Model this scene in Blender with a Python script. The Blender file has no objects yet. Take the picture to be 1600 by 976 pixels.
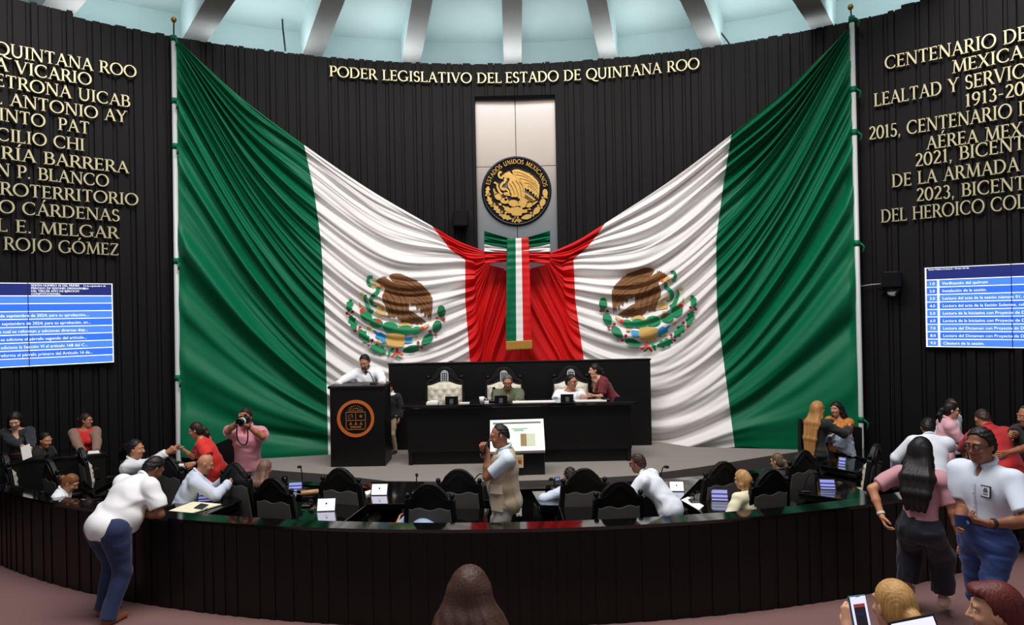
import bpy, bmesh, math, random
import numpy as np
from mathutils import Vector, Matrix
from mathutils.bvhtree import BVHTree
from mathutils.geometry import tessellate_polygon
random.seed(7)
rng = np.random.default_rng(7)
SC = bpy.context.scene
COL = SC.collection
PI = math.pi

# ------------------------------------------------------------------ camera, world, light
FPX = 1600 * 24.0 / 36.0          # focal length in pixels of the 1600 x 976 frame
HC = 3.1                          # camera height above the hall floor
ROLL = math.radians(-1.1)
cam_d = bpy.data.cameras.new('camera'); cam_d.lens = 24.0; cam_d.sensor_width = 36.0; cam_d.clip_end = 200
cam = bpy.data.objects.new('camera', cam_d); COL.objects.link(cam)
cam.matrix_world = Matrix.Translation((0, 0, HC)) @ Matrix.Rotation(PI/2, 4, 'X') @ Matrix.Rotation(ROLL, 4, 'Z')
SC.camera = cam

W = bpy.data.worlds.new('hall_air'); SC.world = W; W.use_nodes = True
W.node_tree.nodes['Background'].inputs[0].default_value = (0.62, 0.72, 0.80, 1)
W.node_tree.nodes['Background'].inputs[1].default_value = 0.33
SC.view_settings.view_transform = 'Standard'
SC.view_settings.look = 'None'
SC.view_settings.gamma = 1.0
SC.view_settings.use_curve_mapping = False
SC.view_settings.exposure = 0.0

def area(name, loc, target, sx, sy, power, col):
    l = bpy.data.lights.new(name, 'AREA'); l.shape = 'RECTANGLE'; l.size = sx; l.size_y = sy
    l.energy = power; l.color = col
    o = bpy.data.objects.new(name, l); COL.objects.link(o); o.location = loc
    o.rotation_euler = (Vector(target) - Vector(loc)).to_track_quat('-Z', 'Y').to_euler()
    return o
area('hall_ceiling_light', (0, 6.0, 12.2), (0, 9.4, 0), 11, 4, 1750, (1.0, 0.97, 0.95))
area('warm_reflection_light', (0, -2.0, 10.9), (0, 12.5, 5.5), 8, 3.2, 125, (1.0, 0.64, 0.38))  # unseen warm area light, added for the warm reflection in the steel panel

# ------------------------------------------------------------------ pixel to place helpers
CR, SR = math.cos(ROLL), math.sin(ROLL)
def P(x, y, D):
    dx, dy = (x - 800) / FPX, (488 - y) / FPX
    return Vector((D * (dx * CR - dy * SR), D, HC + D * (dx * SR + dy * CR)))
def PZ(x, y, z):
    dx, dy = (x - 800) / FPX, (488 - y) / FPX
    return P(x, y, (z - HC) / (dx * SR + dy * CR))
WY, WR = 2.4, 11.4                # back wall: a cylinder standing around (0, WY)
def wallD(x, y, r=WR):
    dx, dy = (x - 800) / FPX, (488 - y) / FPX
    k = dx * CR - dy * SR
    a, b, c = k * k + 1, -2 * WY, WY * WY - r * r
    return (-b + math.sqrt(b * b - 4 * a * c)) / (2 * a)
def PW(x, y, off=0.0):
    return P(x, y, wallD(x, y, WR - off))
def wpt(a, r, z): return Vector((r * math.sin(a), WY + r * math.cos(a), z))
def wall_az(x, y, off=0.0):
    p = PW(x, y, off); return math.atan2(p.x, p.y - WY), p.z

# ------------------------------------------------------------------ materials
def lin(c):
    return tuple(((v / 255) / 12.92 if v / 255 <= 0.04045 else ((v / 255 + 0.055) / 1.055) ** 2.4) for v in c)
MATS = {}
def mat(name, rgb, rough=0.6, metal=0.0, spec=0.5, noise=0.0, nscale=30, bump=0.0, bscale=80, emit=0.0, coat=0.0, sheen=0.0, stretch=None, sss=0.0):
    if name in MATS: return MATS[name]
    m = bpy.data.materials.new(name); m.use_nodes = True
    nt = m.node_tree; b = nt.nodes['Principled BSDF']; c = lin(rgb) + (1,)
    b.inputs['Base Color'].default_value = c
    b.inputs['Roughness'].default_value = rough; b.inputs['Metallic'].default_value = metal
    b.inputs['Specular IOR Level'].default_value = spec
    b.inputs['Coat Weight'].default_value = coat; b.inputs['Coat Roughness'].default_value = 0.06
    b.inputs['Sheen Weight'].default_value = sheen
    if emit:
        b.inputs['Emission Color'].default_value = c; b.inputs['Emission Strength'].default_value = emit
    if noise or bump:
        tc = nt.nodes.new('ShaderNodeTexCoord'); src = tc.outputs['Object']
        if stretch:
            mp = nt.nodes.new('ShaderNodeMapping'); mp.inputs['Scale'].default_value = stretch
            nt.links.new(src, mp.inputs[0]); src = mp.outputs[0]
    if noise:
        n = nt.nodes.new('ShaderNodeTexNoise'); n.inputs['Scale'].default_value = nscale; n.inputs['Detail'].default_value = 4
        nt.links.new(src, n.inputs['Vector'])
        mx = nt.nodes.new('ShaderNodeMix'); mx.data_type = 'RGBA'
        mx.inputs[6].default_value = tuple(v * (1 - noise) for v in c[:3]) + (1,)
        mx.inputs[7].default_value = tuple(min(1, v * (1 + noise)) for v in c[:3]) + (1,)
        nt.links.new(n.outputs[0], mx.inputs[0]); nt.links.new(mx.outputs[2], b.inputs['Base Color'])
    if bump:
        n2 = nt.nodes.new('ShaderNodeTexNoise'); n2.inputs['Scale'].default_value = bscale; n2.inputs['Detail'].default_value = 3
        nt.links.new(src, n2.inputs['Vector'])
        bp = nt.nodes.new('ShaderNodeBump'); bp.inputs['Strength'].default_value = bump; bp.inputs['Distance'].default_value = 0.01
        nt.links.new(n2.outputs[0], bp.inputs['Height']); nt.links.new(bp.outputs[0], b.inputs['Normal'])
    MATS[name] = m
    return m

M_slat = mat('dark_stained_slats', (16, 14, 15), 0.55, spec=.18, noise=0.35, nscale=3, stretch=(6, 6, 0.4))
M_dark = mat('dark_walnut', (11, 9, 9), 0.4, spec=.35, noise=0.3, nscale=4, stretch=(8, 8, 0.6))
M_darkm = mat('dark_matt_wood', (10, 8, 8), 0.5, spec=.3, noise=0.3, nscale=4, stretch=(8, 8, 0.6))
M_top = mat('polished_black_desk_top', (9, 9, 9), 0.07, spec=0.7, coat=0.3)
M_black = mat('black_plastic', (14, 14, 15), 0.4)
M_blackm = mat('black_metal', (22, 22, 24), 0.3, metal=0.6)
M_teal = mat('pale_teal_plaster', (212, 230, 231), 0.9, noise=0.04, nscale=2)
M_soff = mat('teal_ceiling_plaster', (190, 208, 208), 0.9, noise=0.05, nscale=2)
M_rib = mat('grey_concrete_rib', (150, 149, 147), 0.85, noise=0.08, nscale=5)
M_carpet = mat('mauve_carpet', (122, 90, 88), 0.95, noise=0.16, nscale=60, bump=0.4, bscale=300)
M_inner = mat('dark_grey_carpet', (52, 46, 46), 0.95, noise=0.2, nscale=60)
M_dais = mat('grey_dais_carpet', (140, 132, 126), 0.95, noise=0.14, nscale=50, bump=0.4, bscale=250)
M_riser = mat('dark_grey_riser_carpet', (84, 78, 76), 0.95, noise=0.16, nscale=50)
M_gold = mat('brass_letter', (206, 198, 160), 0.4, metal=0.55)
M_goldd = mat('gold_shading_stroke', (96, 68, 30), 0.5, metal=0.5)  # darker gold on the feather strokes paints in the relief's shading contrast
M_gold2 = mat('gold_relief', (226, 184, 104), 0.34, metal=0.75, bump=0.25, bscale=60)
M_steel = mat('brushed_steel', (184, 188, 192), 0.24, metal=0.9, noise=0.06, nscale=2)
M_navy = mat('dark_navy_enamel', (20, 24, 32), 0.35)
M_grey = mat('grey_upholstery', (92, 88, 86), 0.8, noise=0.06, nscale=40)
M_cream = mat('cream_leather', (214, 206, 186), 0.5)
M_green = mat('flag_green', (0, 104, 68), 0.5, spec=.25)
M_white = mat('flag_white', (238, 234, 232), 0.65, spec=.25)
M_red = mat('flag_red', (216, 28, 30), 0.5, spec=.25)
M_fringe = mat('gold_fringe', (176, 130, 52), 0.6, noise=0.4, nscale=30, stretch=(20, 20, 1))
M_pole = mat('pole_white_enamel', (205, 207, 208), 0.35)
M_ball = mat('brass_ball', (176, 136, 60), 0.25, metal=0.9)
M_paper = mat('white_paper', (240, 238, 232), 0.8)
M_cpaper = mat('cream_paper', (238, 230, 196), 0.8)
M_whitepl = mat('white_plastic', (236, 236, 236), 0.4)
M_orange = mat('orange_inlay', (196, 100, 40), 0.4)
M_brownline = mat('tan_inlay', (140, 88, 48), 0.45)
M_silver = mat('pale_silver_plaque', (190, 192, 194), 0.35, metal=0.3)

# ------------------------------------------------------------------ object helpers
def link(name, me, parent=None, mats=None, smooth=False, loc=None):
    o = bpy.data.objects.new(name, me); COL.objects.link(o)
    if mats is not None and len(me.materials) == 0:
        for m in (mats if isinstance(mats, (list, tuple)) else [mats]): me.materials.append(m)
    if smooth: me.polygons.foreach_set('use_smooth', [True] * len(me.polygons))
    if parent is not None: o.parent = parent
    if loc is not None: o.location = loc
    return o
def tag(o, label, cat, group=None):
    o['label'] = label; o['category'] = cat
    if group: o['group'] = group
    return o
def struct(o): o['kind'] = 'structure'; return o
def empty(name, loc=(0, 0, 0), rz=0.0, label=None, cat=None, group=None):
    o = bpy.data.objects.new(name, None); COL.objects.link(o); o.location = loc; o.rotation_euler = (0, 0, rz)
    o.empty_display_size = 0.1
    if label: tag(o, label, cat, group)
    return o
class MB:
    """collects shapes for ONE mesh object"""
    def __init__(s): s.v = []; s.f = []; s.mi = []
    def add(s, vs, fs, mi=0):
        n = len(s.v); s.v += [tuple(v) for v in vs]; s.f += [tuple(i + n for i in f) for f in fs]; s.mi += [mi] * len(fs)
    def box(s, c, d, M=None, mi=0, bev=0.0):
        x, y, z = d[0] / 2, d[1] / 2, d[2] / 2
        if bev > 0:
            b = min(bev, x * .9, y * .9, z * .9); vs = []; c = Vector(c)
            lay = [(-z, b), (-z + b, 0), (z - b, 0), (z, b)]
            for zz, i in lay:
                X, Y = x - i, y - i; q = b
                ring = [(-X + q, -Y), (X - q, -Y), (X, -Y + q), (X, Y - q), (X - q, Y), (-X + q, Y), (-X, Y - q), (-X, -Y + q)]
                vs += [Vector((a, e, zz)) for a, e in ring]
            fs = [tuple(range(7, -1, -1)), tuple(range(24, 32))]
            for l in range(3):
                for i in range(8):
                    fs.append((l * 8 + i, l * 8 + (i + 1) % 8, l * 8 + 8 + (i + 1) % 8, l * 8 + 8 + i))
        else:
            vs = [Vector((a, e, h)) for h in (-z, z) for a, e in ((-x, -y), (x, -y), (x, y), (-x, y))]
            fs = [(3, 2, 1, 0), (4, 5, 6, 7), (0, 1, 5, 4), (1, 2, 6, 5), (2, 3, 7, 6), (3, 0, 4, 7)]; c = Vector(c)
        if M is not None: vs = [M @ v for v in vs]
        s.add([v + c for v in vs], fs, mi); return s
    def tube(s, pts, r, n=8, mi=0, cap=True):
        pts = [Vector(p) for p in pts]; rs = r if isinstance(r, (list, tuple)) else [r] * len(pts); vs = []
        up = None
        for i, p in enumerate(pts):
            t = (pts[min(i + 1, len(pts) - 1)] - pts[max(i - 1, 0)])
            t = t.normalized() if t.length > 1e-9 else Vector((0, 0, 1))
            if up is None: up = Vector((1, 0, 0)) if abs(t.x) < 0.8 else Vector((0, 1, 0))
            u = (up - t * up.dot(t)).normalized(); w = t.cross(u); up = u
            for k in range(n):
                a = 2 * PI * k / n; vs.append(p + (u * math.cos(a) + w * math.sin(a)) * rs[i])
        fs = []
        for i in range(len(pts) - 1):
            for k in range(n): fs.append((i * n + k, i * n + (k + 1) % n, (i + 1) * n + (k + 1) % n, (i + 1) * n + k))
        if cap: fs += [tuple(range(n - 1, -1, -1)), tuple(range((len(pts) - 1) * n, len(pts) * n))]
        s.add(vs, fs, mi); return s
    def lathe(s, prof, c=(0, 0, 0), n=20, M=None, mi=0):
        c = Vector(c); vs = []
        for r, z in prof:
            for k in range(n):
                a = 2 * PI * k / n; v = Vector((r * math.cos(a), r * math.sin(a), z)); vs.append((M @ v if M is not None else v) + c)
        fs = [((i) * n + k, i * n + (k + 1) % n, (i + 1) * n + (k + 1) % n, (i + 1) * n + k) for i in range(len(prof) - 1) for k in range(n)]
        fs += [tuple(range(n - 1, -1, -1)), tuple(range((len(prof) - 1) * n, len(prof) * n))]
        s.add(vs, fs, mi); return s
    def ball(s, c, r, M=None, nu=14, nv=9, mi=0):
        rr = r if isinstance(r, (tuple, list)) else (r, r, r)
        c = Vector(c); vs = []; fs = []
        for j in range(nv + 1):
            th = PI * j / nv
            for i in range(nu):
                a = 2 * PI * i / nu; v = Vector((rr[0] * math.sin(th) * math.cos(a), rr[1] * math.sin(th) * math.sin(a), rr[2] * math.cos(th)))
                vs.append((M @ v if M is not None else v) + c)
        for j in range(nv):
            for i in range(nu): fs.append((j * nu + i, (j + 1) * nu + i, (j + 1) * nu + (i + 1) % nu, j * nu + (i + 1) % nu))
        s.add(vs, fs, mi); return s
    def prism(s, poly, z0, z1, M=None, mi=0):
        """2D outline (any simple polygon) extruded from z0 to z1, then placed by M"""
        tri = tessellate_polygon([[Vector((p[0], p[1], 0)) for p in poly]]); n = len(poly)
        ar = sum(poly[i][0] * poly[(i + 1) % n][1] - poly[(i + 1) % n][0] * poly[i][1] for i in range(n))
        if ar < 0: poly = poly[::-1]; tri = tessellate_polygon([[Vector((p[0], p[1], 0)) for p in poly]])
        vs = [Vector((p[0], p[1], z0)) for p in poly] + [Vector((p[0], p[1], z1)) for p in poly]
        fs = []
        for t in tri:
            a, b, c = t; pa, pb, pc = poly[a], poly[b], poly[c]
            if (pb[0] - pa[0]) * (pc[1] - pa[1]) - (pb[1] - pa[1]) * (pc[0] - pa[0]) < 0: a, c = c, a
            fs += [(c, b, a), (a + n, b + n, c + n)]
        fs += [(i, (i + 1) % n, (i + 1) % n + n, i + n) for i in range(n)]
        if M is not None: vs = [M @ v for v in vs]
        s.add(vs, fs, mi); return s
    def mesh(s, name):
        me = bpy.data.meshes.new(name); me.from_pydata(s.v, [], s.f)
        if any(s.mi): me.polygons.foreach_set('material_index', s.mi)
        me.update(); return me
    def build(s, name, m, parent=None, smooth=False, loc=None):
        return link(name, s.mesh(name), parent, m, smooth, loc)
def frame(o, x, z):
    """matrix with given origin, x axis and z (normal) axis"""
    x = Vector(x).normalized(); z = Vector(z); z = (z - x * z.dot(x)).normalized(); y = z.cross(x)
    m = Matrix.Identity(4)
    for i in range(3): m[i][0] = x[i]; m[i][1] = y[i]; m[i][2] = z[i]; m[i][3] = o[i]
    return m
def copy_tree(o, loc=None, rz=None):
    c = o.copy(); COL.objects.link(c)
    for ch in o.children:
        d = ch.copy(); COL.objects.link(d); d.parent = c; d.matrix_parent_inverse = ch.matrix_parent_inverse.copy()
        for g in ch.children:
            e = g.copy(); COL.objects.link(e); e.parent = d
    if loc is not None: c.location = loc
    if rz is not None: c.rotation_euler = (0, 0, rz)
    return c
# ------------------------------------------------------------------ the hall: floor, walls, dome
DZ = 0.6                          # dais height
TZ = 0.33                         # gallery tier the camera side stands on
BY, BR = 19.1, 12.2               # curved front parapet: circle around (0, BY)
def bpt(b, r, z): return Vector((r * math.sin(b), BY - r * math.cos(b), z))

def sheet(name, pts, z, m):
    mb = MB(); mb.prism([(p[0], p[1]) for p in pts], z - 0.1, z); return struct(mb.build(name, m))
FZ = -0.08
sheet('floor', [(-16, -6), (16, -6), (16, 16), (-16, 16)], FZ, M_carpet)
# inner chamber floor lies a carpet's thickness above the hall floor
inner = [(bpt(b, BR - 0.22, 0).x, bpt(b, BR - 0.22, 0).y) for b in np.linspace(-0.75, 0.75, 60)]
inner += [(9.5, 13.0), (-9.5, 13.0)]
mb = MB(); mb.prism(inner, FZ, 0.012); struct(mb.build('floor_chamber', M_inner))
mb = MB(); mb.prism([(-12, -5), (12, -5), (12, 5.6), (-12, 5.6)], FZ, TZ); struct(mb.build('floor_gallery', M_carpet))

# back wall of irregular vertical slats
NA0, NA1 = wall_az(743, 200)[0], wall_az(868, 200)[0]
NZ0, NZ1 = 3.9, wall_az(805, 150)[1]
WZ = wall_az(805, 99)[1]
def slat_profile(a0, a1):
    out = []; a = a0; k = 0
    pat = [(0.16, 0), (0.018, 1), (0.05, 0.3), (0.018, 1), (0.10, -0.4), (0.02, 1), (0.13, 0.15), (0.015, 1), (0.035, 0.4), (0.02, 1)]
    while a < a1:
        w, d = pat[k % len(pat)]; w *= random.uniform(0.8, 1.25)
        b = min(a1, a + w / WR); out.append((a, b, WR + d * 0.055)); a = b; k += 1
    return out
def slat_wall(name, a0, a1, z0, z1, jit=0.012):
    mb = MB(); prev = None
    for (a, b, r) in slat_profile(a0, a1):
        t = z1 + (random.uniform(-jit, jit) if jit else 0)
        p = [wpt(a, r, z0), wpt(b, r, z0), wpt(b, r, t), wpt(a, r, t), wpt(a, WR + .3, t), wpt(b, WR + .3, t), wpt(a, WR + .06, z0), wpt(b, WR + .06, z0), wpt(a, WR + .06, t), wpt(b, WR + .06, t)]
        mb.add(p, [(0, 1, 2, 3), (3, 2, 5, 4), (6, 0, 3, 8), (1, 7, 9, 2)])
    # backing
    n = max(2, int((a1 - a0) * 30)); aa = np.linspace(a0, a1, n + 1)
    for i in range(n):
        mb.add([wpt(aa[i], WR + .05, z0), wpt(aa[i + 1], WR + .05, z0), wpt(aa[i + 1], WR + .05, z1), wpt(aa[i], WR + .05, z1)], [(0, 1, 2, 3)])
        mb.add([wpt(aa[i], WR + .3, z0), wpt(aa[i + 1], WR + .3, z0), wpt(aa[i + 1], WR + .3, z1), wpt(aa[i], WR + .3, z1)], [(3, 2, 1, 0)])
    return struct(mb.build(name, M_slat))
nl = wall_az(115, 28)[0]; nr = wall_az(1408, 16)[0]
slat_wall('wall_left', -1.35, nl, FZ, WZ + 0.07)
slat_wall('wall_back_left', nl, NA0, FZ, WZ)
slat_wall('wall_back_right', NA1, nr, FZ, WZ)
slat_wall('wall_right', nr, 1.35, FZ, WZ + 0.07)
slat_wall('wall_back_over_niche', NA0, NA1, NZ1, WZ)
slat_wall('wall_back_under_niche', NA0, NA1, 0, NZ0, 0)

# steel niche: four sheets with seams
mb = MB(); z_s = wall_az(805, 257)[1]; am = (NA0 + NA1) / 2
for (a, b) in ((NA0, am - .0006), (am + .0006, NA1)):
    for (z0, z1) in ((NZ0 - .1, z_s - .006), (z_s + .006, NZ1 + .02)):
        r = WR + 0.19
        mb.add([wpt(a, r, z0), wpt(b, r, z0), wpt(b, r, z1), wpt(a, r, z1), wpt(a, r + .02, z0), wpt(b, r + .02, z0), wpt(b, r + .02, z1), wpt(a, r + .02, z1)],
               [(0, 1, 2, 3), (1, 5, 6, 2), (0, 3, 7, 4), (3, 2, 6, 7), (0, 4, 5, 1)])
o = mb.build('steel_panel', M_steel); tag(o, 'tall brushed steel panel in the wall niche behind the round gold seal', 'wall panel')
mb = MB()
for a in (NA0, NA1):
    mb.add([wpt(a, WR - .02, NZ0), wpt(a, WR + .26, NZ0), wpt(a, WR + .26, NZ1), wpt(a, WR - .02, NZ1)], [(0, 1, 2, 3)])
mb.add([wpt(NA0, WR - .02, NZ1), wpt(NA1, WR - .02, NZ1), wpt(NA1, WR + .26, NZ1), wpt(NA0, WR + .26, NZ1)], [(0, 1, 2, 3)])
mb.add([wpt(NA0, WR + .24, NZ0), wpt(NA1, WR + .24, NZ0), wpt(NA1, WR + .24, NZ1), wpt(NA0, WR + .24, NZ1)], [(0, 1, 2, 3)])
struct(mb.build('trim_niche', M_darkm))

# pale upper wall and dome above the slats
UR = WR + 1.35
UZ = wall_az(805, 99)[1] + 0.95
AP = Vector((0, 6.0, 0))
mb = MB(); aa = np.linspace(-1.35, 1.35, 61)
for i in range(60):
    mb.add([wpt(aa[i], UR, 6.5), wpt(aa[i + 1], UR, 6.5), wpt(aa[i + 1], UR, UZ), wpt(aa[i], UR, UZ)], [(0, 1, 2, 3)])
struct(mb.build('wall_upper', M_teal))
SL = 0.20
def inward(p, d):
    v = Vector((AP.x - p.x, AP.y - p.y, 0)).normalized(); return p + v * d + Vector((0, 0, d * SL))
mb = MB()
for i in range(60):
    p, q = wpt(aa[i], UR, UZ), wpt(aa[i + 1], UR, UZ)
    mb.add([p, q, inward(q, 3.6), inward(p, 3.6)], [(0, 1, 2, 3)])
struct(mb.build('ceiling', M_soff))
# ledge behind the slat wall top
mb = MB()
for i in range(60):
    mb.add([wpt(aa[i], WR + .25, 7.2), wpt(aa[i + 1], WR + .25, 7.2), wpt(aa[i + 1], UR + .05, 7.2), wpt(aa[i], UR + .05, 7.2)], [(0, 1, 2, 3)])
struct(mb.build('trim_ledge', M_teal))
ribs = [((86, 22), (112, 0), 44), ((306, 60), (344, 0), 34), ((489, 85), (521, 0), 30), ((643, 95), (660, 0), 28), ((801, 99), (800, 0), 28),
        ((950, 89), (932, 0), 27), ((1112, 70), (1081, 0), 30), ((1286, 44), (1260, 0), 31), ((1500, 14), (1480, 0), 44)]
for (xb, yb), (xt, yt), w in ribs:
    D = wallD(xb, yb, WR + 0.95); p0 = P(xb, yb, D)
    D1 = D - 1.75; p1 = P(xt, yt, D1)
    if yb < 30: p1 = inward(p0, 1.8)
    d = (p1 - p0); n = Vector((d.x, d.y, 0)).normalized(); side = Vector((-n.y, n.x, 0))
    hw = w / FPX * D / 2
    a = p0 - d.normalized() * 0.7; b = p0 + d * 2.2
    mb = MB()
    vs = []
    for q in (a, b):
        for sgn in (-1, 1): vs.append(q + side * sgn * hw)
        for sgn in (1, -1): vs.append(q + side * sgn * hw + Vector((0, 0, 1.5)))
    mb.add(vs, [(0, 1, 2, 3), (7, 6, 5, 4), (0, 4, 5, 1), (1, 5, 6, 2), (2, 6, 7, 3), (3, 7, 4, 0)], 0)
    o = mb.build('trim_rib', [M_rib, M_teal]); struct(o)
    o.data.polygons[3].material_index = 1; o.data.polygons[5].material_index = 1
# hidden lamps added behind the slat wall top to brighten dome and ribs
for i, a in enumerate(np.linspace(-0.62, 0.62, 7)):
    p = wpt(a, WR + .55, 8.02)
    area('dome_fill_light', p, p + Vector((-math.sin(a) * .5, -math.cos(a) * .5, 1)), 1.6, 0.25, 20, (0.92, 0.98, 1.0))
# loose cables on the dome
for pts, lab in (([(1113, 22), (1116, 32), (1124, 48), (1135, 62), (1142, 72)], 'loose black cable hanging beside a ceiling rib right of the centre'),
                 ([(441, 30), (442, 45), (444, 62), (446, 80)], 'thin cable running down the pale upper wall above the green flag')):
    mb = MB(); mb.tube([P(x, y, wallD(x, y, WR + .9)) for x, y in pts], 0.018, 6)
    tag(mb.build('cable', M_black, smooth=True), lab, 'cable')

# dais
dais = [PZ(x, y, DZ) for x, y in ((395, 731), (450, 736), (520, 741), (604, 751), (700, 752), (800, 751), (900, 748), (1000, 742), (1096, 729), (1200, 712), (1250, 705))]
back = [Vector((5.1, 11.95, 0)), Vector((3.2, 12.4, 0)), Vector((2.75, 12.9, 0)), Vector((-2.75, 12.9, 0)), Vector((-3.2, 12.35, 0)), Vector((-4.9, 12.0, 0))]
poly = [(p.x, p.y) for p in dais + back]
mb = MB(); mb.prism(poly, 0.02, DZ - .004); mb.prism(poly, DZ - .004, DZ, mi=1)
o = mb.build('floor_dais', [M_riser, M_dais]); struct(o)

# curved slatted parapet in front
mb = MB(); b = -0.80; k = 0; Z1 = 0.89
while b < 0.80:
    w = random.choice((0.09, 0.12, 0.15, 0.06)) / BR; r = BR + (0.009 if k % 2 else 0.0)
    p = [bpt(b, r, FZ), bpt(b + w, r, FZ), bpt(b + w, r, Z1), bpt(b, r, Z1)]
    mb.add(p + [bpt(b, BR - .02, FZ), bpt(b, BR - .02, Z1), bpt(b + w, BR - .02, FZ), bpt(b + w, BR - .02, Z1)], [(0, 1, 2, 3), (4, 0, 3, 5), (1, 6, 7, 2)])
    b += w; k += 1
bb = np.linspace(-0.80, 0.80, 97)
for i in range(96):
    q = lambda r, z, j: bpt(bb[j], r, z)
    mb.add([q(BR - .15, 0, i), q(BR - .15, 0, i + 1), q(BR - .15, Z1, i + 1), q(BR - .15, Z1, i)], [(3, 2, 1, 0)])
    # cap
    vs = [q(BR + .04, Z1, i), q(BR + .04, Z1, i + 1), q(BR + .04, Z1 + .035, i + 1), q(BR + .04, Z1 + .035, i),
          q(BR - .19, Z1, i), q(BR - .19, Z1, i + 1), q(BR - .19, Z1 + .035, i + 1), q(BR - .19, Z1 + .035, i)]
    mb.add(vs, [(0, 1, 2, 3), (3, 2, 6, 7), (5, 4, 7, 6), (1, 0, 4, 5)], 1)
o = mb.build('wall_parapet', [M_dark, M_top]); struct(o)

# dark sloping side walls of the two ramps up to the dais
for pts in (((322, 700), (374, 678), (376, 745), (322, 745), 10.9), ((1251, 655), (1347, 668), (1347, 730), (1251, 730), 11.2)):
    q = [P(x, y, pts[4]) for x, y in pts[:4]]; q[2].z = 0; q[3].z = 0
    mb = MB(); bk = [v + Vector((0, .12, 0)) for v in q]
    mb.add(q + bk, [(3, 2, 1, 0), (4, 5, 6, 7), (0, 1, 5, 4), (1, 2, 6, 5), (3, 0, 4, 7)])
    struct(mb.build('wall_ramp', M_darkm))

# ------------------------------------------------------------------ serif capitals
def arc(cx, cy, rx, ry, a0, a1, n=20): return [(cx + rx * math.cos(math.radians(a0 + (a1 - a0) * i / n)), cy + ry * math.sin(math.radians(a0 + (a1 - a0) * i / n))) for i in range(n + 1)]
T, t_ = 0.135, 0.065
def stroke(pts, w0, w1=None, var=False):
    out = []; n = len(pts); L = []; R = []
    for i, p in enumerate(pts):
        a = pts[max(i - 1, 0)]; b = pts[min(i + 1, n - 1)]; dx, dy = b[0] - a[0], b[1] - a[1]; l = math.hypot(dx, dy) or 1
        dx /= l; dy /= l
        w = (t_ + (T - t_) * abs(dy) ** 1.3) if var else w0 + ((w1 if w1 is not None else w0) - w0) * i / (n - 1)
        L.append((p[0] - dy * w / 2, p[1] + dx * w / 2)); R.append((p[0] + dy * w / 2, p[1] - dx * w / 2))
    return L + R[::-1]
def S(*p, w=T): return stroke(list(p), w)
def stem(x, y0=0, y1=1, w=T, bot=True, top=True):
    o = [S((x, y0), (x, y1), w=w)]
    if bot: o.append(S((x - .14, y0 + .022), (x + .14, y0 + .022), w=.045))
    if top: o.append(S((x - .14, y1 - .022), (x + .14, y1 - .022), w=.045))
    return o
def bar(x0, x1, y): return [S((x0, y), (x1, y), w=t_)]
def tick(x, y0, y1): return [S((x, y0), (x, y1), w=.05)]
def foot(x, y=.022): return [S((x - .12, y), (x + .12, y), w=.045)]
def cv(*a): return [stroke(arc(*a), 0, var=True)]
def oo(cx, rx): return [stroke(arc(cx, .5, rx, .485, -90, 90), 0, var=True), stroke(arc(cx, .5, rx, .485, 90, 270), 0, var=True)]
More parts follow.
